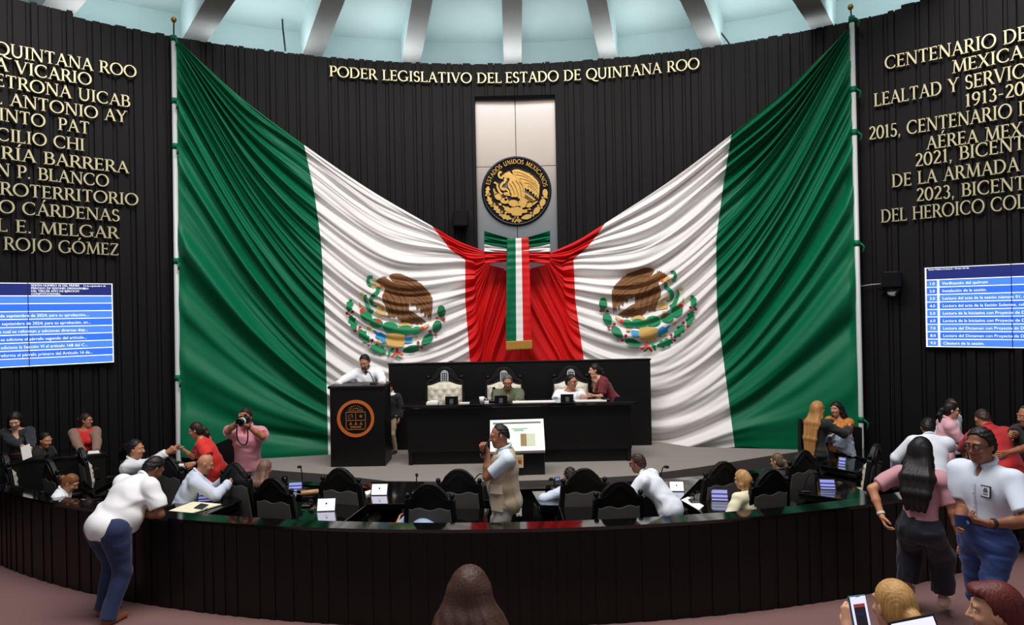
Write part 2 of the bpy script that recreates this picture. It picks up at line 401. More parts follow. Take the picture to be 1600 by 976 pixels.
GL = {
 'A': (.80, [S((.09, 0), (.40, 1), w=t_), S((.38, 1), (.72, 0), w=T)] + bar(.2, .58, .36) + foot(.09) + foot(.72)),
 'B': (.66, stem(.14) + bar(.14, .36, .97) + bar(.14, .38, .53) + bar(.14, .38, .03) + cv(.34, .75, .2, .22, -90, 90) + cv(.36, .28, .25, .25, -90, 90)),
 'C': (.84, [stroke(arc(.48, .5, .42, .485, 50, 310), 0, var=True)] + tick(.76, .74, .92) + tick(.76, .1, .24)),
 'D': (.86, stem(.14) + bar(.14, .36, .97) + bar(.14, .36, .03) + cv(.34, .5, .42, .47, -90, 90)),
 'E': (.62, stem(.14) + bar(.14, .54, .97) + bar(.14, .46, .52) + bar(.14, .56, .03) + tick(.54, .84, 1) + tick(.47, .43, .61) + tick(.57, 0, .17)),
 'G': (.90, [stroke(arc(.48, .5, .42, .485, 50, 318), 0, var=True)] + tick(.76, .74, .92) + stem(.78, .06, .42, bot=False)),
 'H': (.88, stem(.14) + stem(.74) + bar(.14, .74, .52)),
 'I': (.34, stem(.17)),
 'J': (.40, stem(.2, .02, 1, bot=False) + [S((.2, .05), (.12, -.12), (0.0, -.16), w=.07)]),
 'L': (.60, stem(.14) + bar(.14, .55, .03) + tick(.56, 0, .18)),
 'M': (1.04, [S((.13, 0), (.2, 1), w=t_), S((.2, 1), (.52, .05), w=T), S((.52, .05), (.85, 1), w=t_), S((.85, 1), (.92, 0), w=T)] + foot(.13) + foot(.92) + foot(.15, .978) + foot(.88, .978)),
 'N': (.88, [S((.14, 0), (.14, 1), w=t_), S((.14, 1), (.76, 0), w=T), S((.76, 0), (.76, 1), w=t_)] + foot(.14) + foot(.1, .978) + foot(.76, .978)),
 'O': (.96, oo(.48, .42)),
 'P': (.60, stem(.14) + bar(.14, .36, .97) + bar(.14, .36, .46) + cv(.33, .715, .22, .255, -90, 90)),
 'Q': (.96, oo(.48, .42) + [stroke([(.5, .04), (.7, -.13), (.92, -.2), (1.08, -.16)], T, t_)]),
 'R': (.72, stem(.14) + bar(.14, .36, .97) + bar(.14, .36, .5) + cv(.33, .735, .21, .235, -90, 90) + [S((.36, .5), (.68, .02), w=T)] + foot(.68)),
 'S': (.56, [stroke(arc(.28, .745, .19, .235, 30, 250, 14) + arc(.28, .265, .21, .25, 70, -150, 14), 0, var=True)] + tick(.45, .78, .95) + tick(.08, .06, .22)),
 'T': (.72, stem(.36, top=False) + bar(.05, .67, .97) + tick(.06, .82, 1) + tick(.66, .82, 1)),
 'U': (.84, [stroke([(.14, 1), (.14, .36)] + arc(.42, .34, .28, .33, 180, 360, 14) + [(.70, 1)], .11)] + foot(.14, .978) + foot(.70, .978)),
 'V': (.80, [S((.09, 1), (.41, 0), w=T), S((.40, 0), (.72, 1), w=t_)] + foot(.09, .978) + foot(.72, .978)),
 'X': (.78, [S((.1, 1), (.68, 0), w=T), S((.66, 1), (.1, 0), w=t_)] + foot(.1) + foot(.68) + foot(.1, .978) + foot(.66, .978)),
 'Y': (.76, [S((.08, 1), (.38, .46), w=T), S((.68, 1), (.38, .46), w=t_), S((.38, .5), (.38, 0), w=T)] + foot(.38) + foot(.08, .978) + foot(.68, .978)),
 'Z': (.70, bar(.08, .6, .97) + bar(.06, .64, .03) + [S((.6, .97), (.08, .03), w=T)] + tick(.09, .83, 1) + tick(.62, 0, .17)),
 '0': (.60, [stroke(arc(.30, .5, .25, .485, -90, 90), 0, var=True), stroke(arc(.30, .5, .25, .485, 90, 270), 0, var=True)]),
 '1': (.42, stem(.22, top=False) + [S((.22, .97), (.08, .86), w=.06)]),
 '2': (.60, [stroke(arc(.29, .73, .2, .25, 160, -30, 14) + [(.08, .03)], 0, var=True)] + bar(.07, .56, .05) + tick(.55, 0, .16)),
 '3': (.56, [stroke(arc(.26, .75, .18, .23, 150, -90, 14) + arc(.26, .27, .21, .26, 90, -150, 14), 0, var=True)]),
 '5': (.56, [S((.14, .52), (.16, .97), w=t_)] + bar(.15, .5, .96) + [stroke([(.14, .5)] + arc(.26, .29, .22, .28, 95, -150, 14), 0, var=True)]),
 '9': (.60, [stroke(arc(.3, .69, .22, .29, 0, 360, 20), 0, var=True), stroke([(.52, .69), (.47, .3), (.33, .08), (.14, 0)], T, t_)]),
 '.': (.26, [S((.06, .06), (.18, .06), w=.12)]),
 ',': (.26, [S((.06, .06), (.18, .06), w=.12), S((.16, .06), (.08, -.16), w=.06)]),
 '-': (.40, [S((.05, .4), (.35, .4), w=.07)]),
 ' ': (.36, []),
}
ACC = {'Í': 'I', 'Á': 'A', 'Ó': 'O', 'É': 'E'}
def glyph(ch):
    if ch in ACC:
        w, ps = GL[ACC[ch]]; c = w / 2
        return w, ps + [[(c - .03, 1.08), (c + .05, 1.08), (c + .2, 1.3), (c + .06, 1.3)]]
    return GL[ch]
def wall_line(txt, p0, p1, cap_px, label, parent_off=0.05, depth=0.035, m=M_gold, group=None):
    a0, z0 = wall_az(p0[0], p0[1], .06); a1, z1 = wall_az(p1[0], p1[1], .06)
    adv = [glyph(c)[0] + .06 for c in txt]; tot = sum(adv) - .06
    h = cap_px / FPX * wallD(p0[0], p0[1])
    sx = abs(a1 - a0) * WR / tot                 # width scale so that the line spans what it should
    mid = (a0 + a1) / 2
    root = empty('lettering_line', wpt(mid, WR - .05, (z0 + z1) / 2), -mid, label, 'lettering', group)
    Mi = Matrix.Rotation(mid, 4, 'Z') @ Matrix.Translation(-root.location)
    u = 0
    for c, ad in zip(txt, adv):
        w, ps = glyph(c)
        if ps:
            a = a0 + (u + w / 2) * sx / WR; f = (u + w / 2) / tot; z = z0 + (z1 - z0) * f
            org = wpt(a, WR - parent_off, z)
            F = Mi @ frame(org, (math.cos(a), -math.sin(a), 0), (-math.sin(a), -math.cos(a), 0))
            mb = MB()
            for poly in ps:
                mb.prism([((x - w / 2) * sx, y * h) for x, y in poly], -0.02, depth, F)
            mb.build('letter', m, root)
        u += ad
    return root
CG, LG, RG = None, 'gold names on the left wall', 'gold dates on the right wall'
wall_line('PODER LEGISLATIVO DEL', (515, 119.5), (784, 130), 16.5, 'gold letters reading PODER LEGISLATIVO DEL along the top of the slat wall')
wall_line('ESTADO DE QUINTANA ROO', (790, 130), (1093, 107.5), 16.5, 'gold letters reading ESTADO DE QUINTANA ROO along the top of the slat wall')
ORD = ['topmost', 'second', 'third', 'fourth', 'fifth', 'sixth', 'seventh', 'eighth', 'ninth', 'tenth', 'eleventh', 'lowest']
left = [('QUINTANA ROO', (-9, 84), (213, 122), 20), ('A VICARIO', (-8, 109), (143, 134), 20), ('ETRONA UICAB', (-9, 134), (203, 168), 20),
        ('L ANTONIO AY', (-12, 161), (198, 192), 20), ('INTO  PAT', (-2, 188), (140, 210), 20), ('CILIO CHI', (-6, 219), (132, 236), 20),
        ('RÍA BARRERA', (2, 248), (201, 271), 20), ('N P. BLANCO', (-6, 274), (170, 292), 20), ('ROTERRITORIO', (0, 304), (216, 321), 20),
        ('O CÁRDENAS', (-2, 332), (187, 346), 20), ('L E. MELGAR', (-5, 361), (185, 373), 20), ('ROJO GÓMEZ', (6, 390), (186, 399), 20)]
for i, (t, a, b, h) in enumerate(left):
    wall_line(t, a, b, h, '%s line of gold capitals on the dark wall above the left blue screen' % ORD[i], group=LG)
right = [('CENTENARIO DE', (1383, 109), (1606, 62), 20), ('MEXICA', (1488, 115.5), (1599, 91), 20), ('LEALTAD Y SERVIC', (1366, 167), (1602, 121), 20),
         ('1913-20', (1508, 168), (1601, 148), 20), ('2015, CENTENARIO D', (1358, 219), (1612, 178), 20), ('AÉREA MEX', (1448, 234), (1598, 212), 20),
         ('2021, BICENT', (1430, 261), (1602, 233), 20), ('DE LA ARMADA', (1394, 293), (1593, 267), 20), ('2023, BICENT', (1432, 315), (1603, 296), 20),
         ('DEL HEROICO COL', (1377, 348), (1603, 325), 20)]
for i, (t, a, b, h) in enumerate(right):
    wall_line(t, a, b, h, '%s line of gold capitals on the dark wall above the right blue screen' % ('lowest' if i == 9 else ORD[i]), group=RG)
# ------------------------------------------------------------------ flag poles and the great draped flags
def flag_pole(top, bot, ball, label, ties):
    D0 = wallD(*top, WR - .22)
    a = P(top[0], top[1], D0); b = PW(bot[0], bot[1], .22)
    root = empty('flag_pole', (b.x, b.y, 0), 0, label, 'flag pole', 'poles of the draped flags')
    L = lambda v: v - root.location
    mb = MB(); base = Vector((b.x, b.y, 0.0))
    mb.tube([L(base), L(b), L(a)], 0.042, 12); mb.build('pole', M_pole, root, True)
    f = P(ball[0], ball[1], D0)
    mb = MB(); mb.tube([L(a), L(f)], 0.014, 6); mb.build('finial_rod', M_blackm, root, True)
    mb = MB(); mb.ball(L(f), 0.05); mb.build('finial_ball', M_ball, root, True)
    for y in ties:
        t = (y - top[1]) / (bot[1] - top[1]); c = a.lerp(b, t)
        mb = MB(); mb.lathe([(.05, -.05), (.056, 0), (.05, .05)], L(c), 10)
        mb.tube([L(c) + Vector((.03, -.05, 0)), L(c) + Vector((.09, -.07, -.06)), L(c) + Vector((.07, -.07, -.16))], .018, 6)
        mb.build('ribbon_tie', M_green, root, True)
    return root
flag_pole((271.5, 55), (279, 712), (271.5, 31), 'tall white flag pole at the left edge of the left draped flag', (60, 158, 229, 408, 590))
flag_pole((1331, 36), (1346, 690), (1329, 11), 'tall white flag pole at the right edge of the right draped flag', (30, 140, 207, 380, 655))

def pl(pts, t):
    """piecewise linear through (parameter, x, y)"""
    ts = [p[0] for p in pts]
    return np.interp(t, ts, [p[1] for p in pts]), np.interp(t, ts, [p[2] for p in pts])
def catmull(pts, u):
    n = len(pts); u = u * (n - 1); i = min(int(u), n - 2); f = u - i
    p0, p1, p2, p3 = pts[max(i - 1, 0)], pts[i], pts[i + 1], pts[min(i + 2, n - 1)]
    return tuple(0.5 * (2 * b + (c - a) * f + (2 * a - 5 * b + 4 * c - d) * f * f + (3 * b - a - 3 * c + d) * f ** 3) for a, b, c, d in zip(p0, p1, p2, p3))
def make_flag(name, A, G, R, B, side, seed):
    NS, n1, n2, n3 = 340, 70, 80, 46
    NC = n1 + n2 + n3 + 1
    r = np.random.default_rng(seed)
    X = np.zeros((NS, NC)); Y = np.zeros((NS, NC))
    for i in range(NS):
        s = i / (NS - 1)
        a, g, rr, b = [tuple(map(float, pl(c, s))) for c in (A, G, R, B)]
        def sagmid(p, q, k, sg): return (p[0] + (q[0] - p[0]) * k, p[1] + (q[1] - p[1]) * k + sg)
        pts = [a, sagmid(a, g, .5, 8 + 90 * s * (1 - s)), g, sagmid(g, rr, .5, 5 + 105 * s * (1 - .85 * s ** 2)), rr, sagmid(rr, b, .5, 4 + 8 * s), b]
        for j in range(NC):
            if j <= n1: u = j / n1 * (2 / 6)
            elif j <= n1 + n2: u = 2 / 6 + (j - n1) / n2 * (2 / 6)
            else: u = 4 / 6 + (j - n1 - n2) / n3 * (2 / 6)
            X[i, j], Y[i, j] = catmull(pts, u)
    s = np.linspace(0, 1, NS)[:, None]; t = np.linspace(0, 1, NC)[None, :]
    sp = np.hypot(np.gradient(X, axis=0), np.gradient(Y, axis=0)) * NS / 78.0      # metres of cloth height per unit s
    d = np.zeros((NS, NC))
    for N, am, wv in ((7, .30, .5), (13, .34, .8), (21, .26, 1.2), (34, .15, 1.8), (55, .06, 2.6)):
        for rep in range(2):
            ph = r.uniform(0, 6.28); k1 = r.uniform(-1, 1) * wv; k2 = r.uniform(1, 3.2); k3 = r.uniform(0, 6.28)
            wob = k1 * np.sin(k2 * t * 2 + k3) + 0.5 * np.sin(5 * s + 3 * t + k3) * wv * .4
            f = np.sin(2 * PI * (N + rep * r.uniform(-2, 2)) * s + ph + wob * 2)
            f = np.sign(f) * np.abs(f) ** .8
            env = .45 + .55 * np.sin(r.uniform(1.5, 4) * t * PI + r.uniform(1, 4) * s * PI + r.uniform(0, 6)) ** 2
            d += am * f * env * np.minimum(.15, .75 * sp / N) * .72
    endfade = np.clip((1 - t) * 14, .25, 1) * np.clip(t * 30 + .15, 0, 1)
    hem = np.clip((1 - s) * 25, .35, 1) * np.clip(s * 20 + .3, 0, 1)
    d *= endfade * hem * (1.45 - .45 * np.clip((t - .28) * 9, 0, 1))
    vs = []
    for i in range(NS):
        for j in range(NC):
            x, y = X[i, j], Y[i, j]; tt = j / (NC - 1)
            off = 0.24 + 0.16 * math.sin(PI * min(1, tt * 1.15)) + 0.14 * max(0, tt - .7) / .3 + d[i, j] * 1.0
            vs.append(PW(x, y, off))
    fs = []; mi = []
    for i in range(NS - 1):
        for j in range(NC - 1):
            q = (i * NC + j, (i + 1) * NC + j, (i + 1) * NC + j + 1, i * NC + j + 1)
            fs.append(q if side > 0 else q[::-1]); mi.append(0 if j < n1 else (1 if j < n1 + n2 else 2))
    me = bpy.data.meshes.new(name); me.from_pydata(vs, [], fs); me.polygons.foreach_set('material_index', mi); me.update()
    o = link('flag', me, None, [M_green, M_white, M_red], True)
    return o, BVHTree.FromPolygons(vs, fs)
sA = np.linspace(0, 1, 40)
fl_A = [(s, 275.5 + 5 * s ** 4.4, 60 + 654 * s ** 4.4) for s in sA]
fl_G = [(s ** .75, float(np.interp(226 + 487 * s, [226, 300, 380, 500, 713], [475, 491, 502, 508, 513])), 226 + 487 * s) for s in np.linspace(0, 1, 25)]
fl_R = [(0, 675, 353), (.10, 690, 372), (.2, 703, 389), (.30, 727, 406), (.5, 727, 470), (.72, 734, 560), (1, 744, 705)]
fl_B = [(0, 760, 393), (.3, 762, 406), (.6, 766, 414), (.74, 786, 419), (.86, 812, 440), (1, 812, 705)]
flagL, bvhL = make_flag('flag_cloth', fl_A, fl_G, fl_R, fl_B, 1, 3)
tag(flagL, 'huge left flag of green, white and red with eagle facing left', 'flag', 'draped flags')
fr_A = [(s, 1328.5 + 14 * s ** 4.4, 42 + 653 * s ** 4.4) for s in sA]
fr_G = [(s ** .75, float(np.interp(210 + 488 * s, [210, 290, 375, 480, 698], [1143, 1130, 1119, 1120, 1148])), 210 + 488 * s) for s in np.linspace(0, 1, 25)]
fr_R = [(0, 945, 349), (.10, 932, 368), (.2, 918, 386), (.30, 896, 405), (.5, 899, 470), (.72, 912, 560), (1, 922, 697)]
fr_B = [(0, 858, 395), (.3, 857, 405), (.6, 853, 413), (.74, 830, 419), (.86, 805, 440), (1, 805, 703)]
flagR, bvhR = make_flag('flag_cloth', fr_A, fr_G, fr_R, fr_B, -1, 11)
tag(flagR, 'huge right flag of green, white and red with eagle facing right', 'flag', 'draped flags')

# ------------------------------------------------------------------ the coat of arms: outlines in a 1041 x 976 frame
def ellp(cx, cy, rx, ry, rot=0, n=18):
    c, s = math.cos(math.radians(rot)), math.sin(math.radians(rot))
    return [(cx + rx * math.cos(a) * c - ry * math.sin(a) * s, cy + rx * math.cos(a) * s + ry * math.sin(a) * c) for a in [2 * PI * i / n for i in range(n)]]
def leafp(cx, cy, rx, ry, rot=0, lob=6, dep=.22, n=60):
    """leaf along its y axis with lobed edges and a pointed tip"""
    out = []; c, s = math.cos(math.radians(rot)), math.sin(math.radians(rot))
    for i in range(n):
        a = 2 * PI * i / n; y = math.cos(a); w = math.sin(a) * (1 - .18 * y)
        w *= 1 - dep * (.5 + .5 * math.cos(a * lob * 2)) if abs(math.sin(a)) > .1 else 1
        out.append((cx + w * rx * c - y * ry * s, cy + w * rx * s + y * ry * c))
    return out
def ribp(pts, w0, w1=None):
    P_ = [catmull(pts, i / (6 * (len(pts) - 1))) for i in range(6 * (len(pts) - 1) + 1)]
    return stroke(P_, w0, w1)
EM = []
def em(c, poly, h=1.0): EM.append((c, poly, h))
em('brown', [(640, 480), (690, 505), (760, 555), (822, 602), (800, 618), (790, 615), (770, 636), (755, 625), (725, 636), (700, 622), (660, 628), (600, 596)], .8)
em('brown', [(305, 190), (345, 155), (358, 162), (368, 138), (376, 152), (392, 132), (400, 152), (412, 134), (418, 162), (450, 180), (500, 220), (560, 270), (640, 310), (668, 350), (645, 420), (645, 490), (625, 560), (600, 622), (568, 612), (560, 588), (540, 575), (515, 545), (500, 562), (470, 552), (432, 556), (420, 545), (432, 520), (412, 480), (405, 440), (378, 395), (370, 340), (390, 300), (402, 262), (380, 235), (345, 215)], 1.6)
em('brown', [(440, 132), (470, 116), (510, 110), (560, 115), (620, 140), (680, 165), (735, 185), (728, 196), (770, 215), (800, 250), (840, 290), (870, 328), (862, 336), (884, 360), (884, 430), (878, 510), (864, 605), (852, 545), (838, 590), (830, 515), (806, 565), (794, 495), (766, 518), (756, 460), (724, 480), (710, 430), (676, 436), (640, 396), (620, 330), (560, 290), (500, 225), (465, 180)], 2.0)
for q in ([(470, 150), (600, 175), (720, 240), (830, 330)], [(500, 195), (620, 220), (730, 285), (850, 380)], [(560, 260), (660, 280), (760, 340), (862, 430)], [(640, 330), (720, 350), (800, 420), (860, 520)],
          [(690, 390), (740, 400), (800, 470)], [(400, 330), (450, 420), (480, 520)], [(440, 300), (500, 400), (540, 540)], [(500, 290), (560, 380), (590, 560)], [(560, 310), (610, 380), (620, 480)], [(650, 520), (720, 570), (780, 615)], [(640, 550), (700, 590), (750, 625)]):
    em('feather', ribp(q, 9, 5), 2.3)
em('tan', [(527, 640), (560, 612), (600, 600), (640, 612), (690, 640), (660, 655), (620, 648), (590, 665), (560, 655)], 1.4)
em('orange', [(335, 215), (372, 207), (392, 228), (378, 246), (352, 250)], 1.8)
em('green', ribp([(275, 150), (240, 148), (226, 190), (240, 228), (272, 238)], 34, 26), 1.2)
em('tan', ribp([(272, 255), (300, 206), (335, 235), (345, 290)], 26, 34), 1.3)
em('green', ribp([(325, 250), (325, 300), (285, 330), (258, 370), (270, 415), (320, 440)], 40, 34), 1.5)
em('tan', ribp([(285, 415), (340, 425), (378, 455), (372, 500), (320, 500)], 32, 26), 1.4)
em('tan', [(300, 480), (345, 470), (400, 490), (400, 515), (440, 540), (400, 535), (360, 530), (310, 520)], 1.2)
em('green', ribp([(280, 505), (245, 478), (215, 420), (198, 370), (205, 325)], 40, 26), 1.3)
em('tan', ellp(168, 318, 24, 17, 20), 1.3)
for a in ((210, 545, 70, 46, 40), (312, 615, 70, 45, 12), (455, 655, 80, 54, 8), (600, 685, 80, 46, -8), (540, 742, 36, 46, 20), (715, 690, 60, 38, -16)): em('green', ellp(*a), 1.5)
for a in ((168, 488, 25, 24), (333, 592, 22, 22), (780, 670, 24, 20)): em('redf', ellp(*a), 1.5)
for q in ([(152, 462), (140, 405)], [(345, 575), (345, 545)], [(800, 655), (850, 630)]): em('tan', ribp(q, 34, 12), 1.3)
em('blue', [(270, 688), (300, 690), (330, 712), (360, 705), (412, 740), (405, 816), (365, 812), (370, 792), (330, 775), (300, 755), (310, 735)], 1.0)
em('blue', [(600, 762), (690, 755), (672, 785), (690, 800), (640, 818), (600, 815)], 1.0)
em('stone', [(415, 725), (520, 716), (600, 735), (607, 800), (580, 856), (505, 862), (432, 850), (405, 800)], 1.6)
for a in ((240, 668, 27, 18, 20), (335, 803, 26, 17, -10), (715, 755, 24, 13, 0)): em('tan', ellp(*a), 1.0)
for a in ((40, 442, 38, 70, -10), (75, 612, 44, 80, 20), (190, 752, 48, 84, 36), (335, 878, 50, 86, 70)): em('green', leafp(a[0], a[1], a[2], a[3], a[4] - 180 if False else -a[4], 4, .45), 1.2)
for a in ((975, 505, 42, 70, -4), (928, 655, 46, 66, 22), (828, 785, 44, 76, 42), (665, 882, 40, 86, 78)): em('leaf', leafp(a[0], a[1], a[2], a[3], a[4], 3, .08), 1.2)
for q in ((14, 515), (70, 500), (98, 692), (145, 660), (235, 842), (270, 790), (930, 568), (998, 574), (858, 702), (916, 738), (738, 815), (774, 862)): em('berry', ellp(q[0], q[1], 16, 15), 1.2)
for q in ([(20, 515), (42, 530), (66, 502)], [(104, 690), (122, 695), (143, 662)], [(238, 842), (258, 830), (268, 795)], [(934, 570), (955, 575), (992, 574)], [(862, 705), (880, 728), (912, 738)], [(740, 820), (748, 848), (770, 860)]): em('berry', ribp(q, 9), 1.0)
em('green', ribp([(490, 872), (462, 900), (430, 955)], 22), 1.0); em('green', ribp([(505, 915), (530, 950), (556, 966)], 20), 1.0)
em('green', ribp([(480, 870), (450, 905), (425, 912)], 20), 1.0)
em('redf', ribp([(522, 868), (522, 905), (495, 935), (466, 968)], 24), 1.2); em('redf', ribp([(520, 905), (550, 930), (584, 945)], 24), 1.2)
EMC = {'brown': mat('emblem_brown', (126, 82, 42), .7, noise=.45, nscale=7, stretch=(6, 1, 2.5)), 'feather': mat('emblem_dark_brown', (74, 42, 20), .7), 'tan': mat('emblem_tan', (214, 178, 108), .7),
       'orange': mat('emblem_orange', (206, 92, 44), .7), 'green': mat('emblem_green', (10, 138, 84), .6), 'leaf': mat('emblem_leaf_green', (14, 124, 78), .6), 'redf': mat('emblem_red', (210, 44, 36), .6),
       'blue': mat('emblem_blue', (40, 152, 206), .6), 'stone': mat('emblem_sand', (206, 166, 90), .7), 'berry': mat('emblem_crimson', (172, 28, 50), .6)}
EMK = list(EMC.keys())
def fine(poly, L):
    """triangulate an outline and split it until every edge is shorter than L"""
    n = len(poly); tris = [tuple(t) for t in tessellate_polygon([[Vector((p[0], p[1], 0)) for p in poly]])]
    V = [tuple(p) for p in poly]
    for _ in range(9):
        mid = {}; out = []; any_ = False
        def m(i, j):
            k = (min(i, j), max(i, j))
            if k not in mid:
                V.append(((V[i][0] + V[j][0]) / 2, (V[i][1] + V[j][1]) / 2)); mid[k] = len(V) - 1
            return mid[k]
        lg = lambda i, j: math.dist(V[i], V[j]) > L
        for a, b, c in tris:
            e = [lg(a, b), lg(b, c), lg(c, a)]
            while e.count(True) and not e[0]: a, b, c = b, c, a; e = e[1:] + e[:1]
            if e == [False] * 3: out.append((a, b, c)); continue
            any_ = True
            if e == [True, False, False]: q = m(a, b); out += [(a, q, c), (q, b, c)]
            elif e == [True, True, False]: q, w = m(a, b), m(b, c); out += [(a, q, c), (q, w, c), (q, b, w)]
            elif e == [True, False, True]: q, w = m(a, b), m(c, a); out += [(a, q, w), (q, b, w), (b, c, w)]
            else: q, w, z = m(a, b), m(b, c), m(c, a); out += [(a, q, z), (q, b, w), (z, w, c), (q, w, z)]
        tris = out
        if not any_: break
    return V, tris
def flag_emblem(flag, bvh, mapf):
    mb = MB(); org = Vector((0, 0, HC))
    for li, (c, poly, h) in enumerate(EM):
        V, tris = fine(poly, 16); pts = []
        for x, y in V:
            px, py = mapf(x, y); d = (P(px, py, 10) - org).normalized(); hit = bvh.ray_cast(org, d)
            loc = hit[0] if hit[0] is not None else PW(px, py, .5)
            n = hit[1] if hit[1] is not None else Vector((0, -1, 0))
            if n.dot(d) > 0: n = -n
            pts.append(loc + n * 0.004 - d * (0.006 + 0.0012 * li))
        mb.add(pts, tris, EMK.index(c))
    o = mb.build('coat_of_arms', list(EMC.values()), flag, True)
    return o
flag_emblem(flagL, bvhL, lambda x, y: (540 + x / 6.506, 410 + y / 6.506))
# right emblem: mirrored, same size, tilted a little with its cloth
flag_emblem(flagR, bvhR, lambda x, y: (1089.5 - x / 6.62, 398 + y / 6.55 + (1040 - x) * .006))

# ------------------------------------------------------------------ bow and hanging sash at the knot
sash = empty('ceremonial_bow', P(806, 400, wallD(806, 400, WR - .85)), 0, 'green, white and red bow with a long hanging sash between the draped flags', 'bow')
def cloth_patch(name, fn, nu, nv, mats, mfn, parent, thick=0.0):
    vs = [fn(i / nu, j / nv) - parent.location for j in range(nv + 1) for i in range(nu + 1)]
    fs = []; mi = []
    for j in range(nv):
        for i in range(nu):
            fs.append((j * (nu + 1) + i, (j + 1) * (nu + 1) + i, (j + 1) * (nu + 1) + i + 1, j * (nu + 1) + i + 1)); mi.append(mfn((i + .5) / nu, (j + .5) / nv))
    me = bpy.data.meshes.new(name); me.from_pydata([tuple(v) for v in vs], [], fs); me.polygons.foreach_set('material_index', mi); me.update()
    o = link(name, me, parent, mats, True)
    sm = o.modifiers.new('thickness', 'SOLIDIFY'); sm.thickness = 0.006
    return o
def wing(x0, x1):
    def f(u, v):
        k = u                                   # 0 at the outer edge, 1 at the knot
        ytop = 360 + 14 * k; ybot = 412 - 4 * k
        y = ytop + (ybot - ytop) * v; x = x0 + (x1 - x0) * u
        fold = .035 * math.sin(v * 34 + u * 3) * (1 - .3 * k) + .02 * math.sin(v * 71 + 1)
        return P(x, y, wallD(x, y, WR - .70 - .10 * math.sin(u * PI * .8) - fold))
    return f
tri = lambda u, v: 0 if v < .42 else (1 if v < .64 else 2)
cloth_patch('bow_wing', wing(756.5, 800), 24, 60, [M_green, M_white, M_red], tri, sash)
cloth_patch('bow_wing', wing(859.5, 812), 24, 60, [M_green, M_white, M_red], tri, sash)
def hang(u, v):
    x0, x1 = 792 - 1.5 * v, 826 + 5 * v; x = x0 + (x1 - x0) * u; y = 372 + (535 - 372) * v + (u - .5) * -1.5
    return P(x, y, wallD(x, y, WR - .84 - .03 * math.sin(u * 6.3 + v * 4) * (0.3 + v) - .008 * math.sin(v * 90) * (1 if v < .3 else .3)))
cloth_patch('sash', hang, 30, 80, [M_green, M_white, M_red], lambda u, v: 0 if u < .40 else (1 if u < .68 else 2), sash)
def fr(u, v):
    x0, x1 = 790.5, 831.5; x = x0 + (x1 - x0) * u; y = 533 + 14 * v + (1.2 * math.sin(u * 70) if v > .95 else 0) - 2 * u
    return P(x, y, wallD(x, y, WR - .87 - .03 * math.sin(u * 6.3 + 4) - .006 * math.sin(u * 150)))
cloth_patch('fringe', fr, 90, 8, [M_fringe], lambda u, v: 0, sash)

# ------------------------------------------------------------------ round gold seal on the steel panel
c0 = P(807, 299, wallD(807, 299, WR + .17)); Rm = 54.5 / FPX * c0.y
seal = empty('round_seal', c0, 0, 'round black and gold national seal with an eagle, hung on the steel panel', 'seal')
F = frame((0, 0, 0), (1, 0, 0), (0, -1, 0))         # x right, y up, z towards the hall
mb = MB(); mb.lathe([(Rm * .97, -.02), (Rm, .0), (Rm, .05), (Rm * .97, .085), (Rm * .93, .085), (Rm * .92, .055), (0.0, .055)], (0, 0, 0), 72, F); mb.build('disc', M_navy, seal, True)
sc = Rm / 54.5 / 6.97 * .98
relief = MB()
for c, poly, h in EM:
    lo = poly[0][1]
    pts = []
    for x, y in poly:
        s2 = .68
        pts.append(((x - 510) * s2 * sc, (420 - y) * s2 * sc + 22 * sc))
    relief.prism(pts, .05, .060 + .022 * h, F, 1 if c == 'feather' else 0)
o = relief.build('relief', [M_gold2, M_goldd], seal)
txt = 'ESTADOS UNIDOS MEXICANOS'; adv = [glyph(c)[0] + .12 for c in txt]; tot = sum(adv); a0, a1 = math.radians(167), math.radians(7)
hh = Rm * .125; u = 0
for c, ad in zip(txt, adv):
    w, ps = glyph(c)
    if ps:
        a = a0 + (a1 - a0) * (u + ad / 2) / tot; rr = Rm * .775; k = rr * 1.07 * (a0 - a1) / tot
        mb = MB()
        for poly in ps:
            pts = []
            for x, y in poly:
                lx, ly = (x - w / 2) * k, y * hh; t = a - PI / 2
                pts.append((rr * math.cos(a) + lx * math.cos(t) - ly * math.sin(t), rr * math.sin(a) + lx * math.sin(t) + ly * math.cos(t)))
            mb.prism(pts, .05, .075, F)
        mb.build('letter', M_gold2, seal)
    u += ad
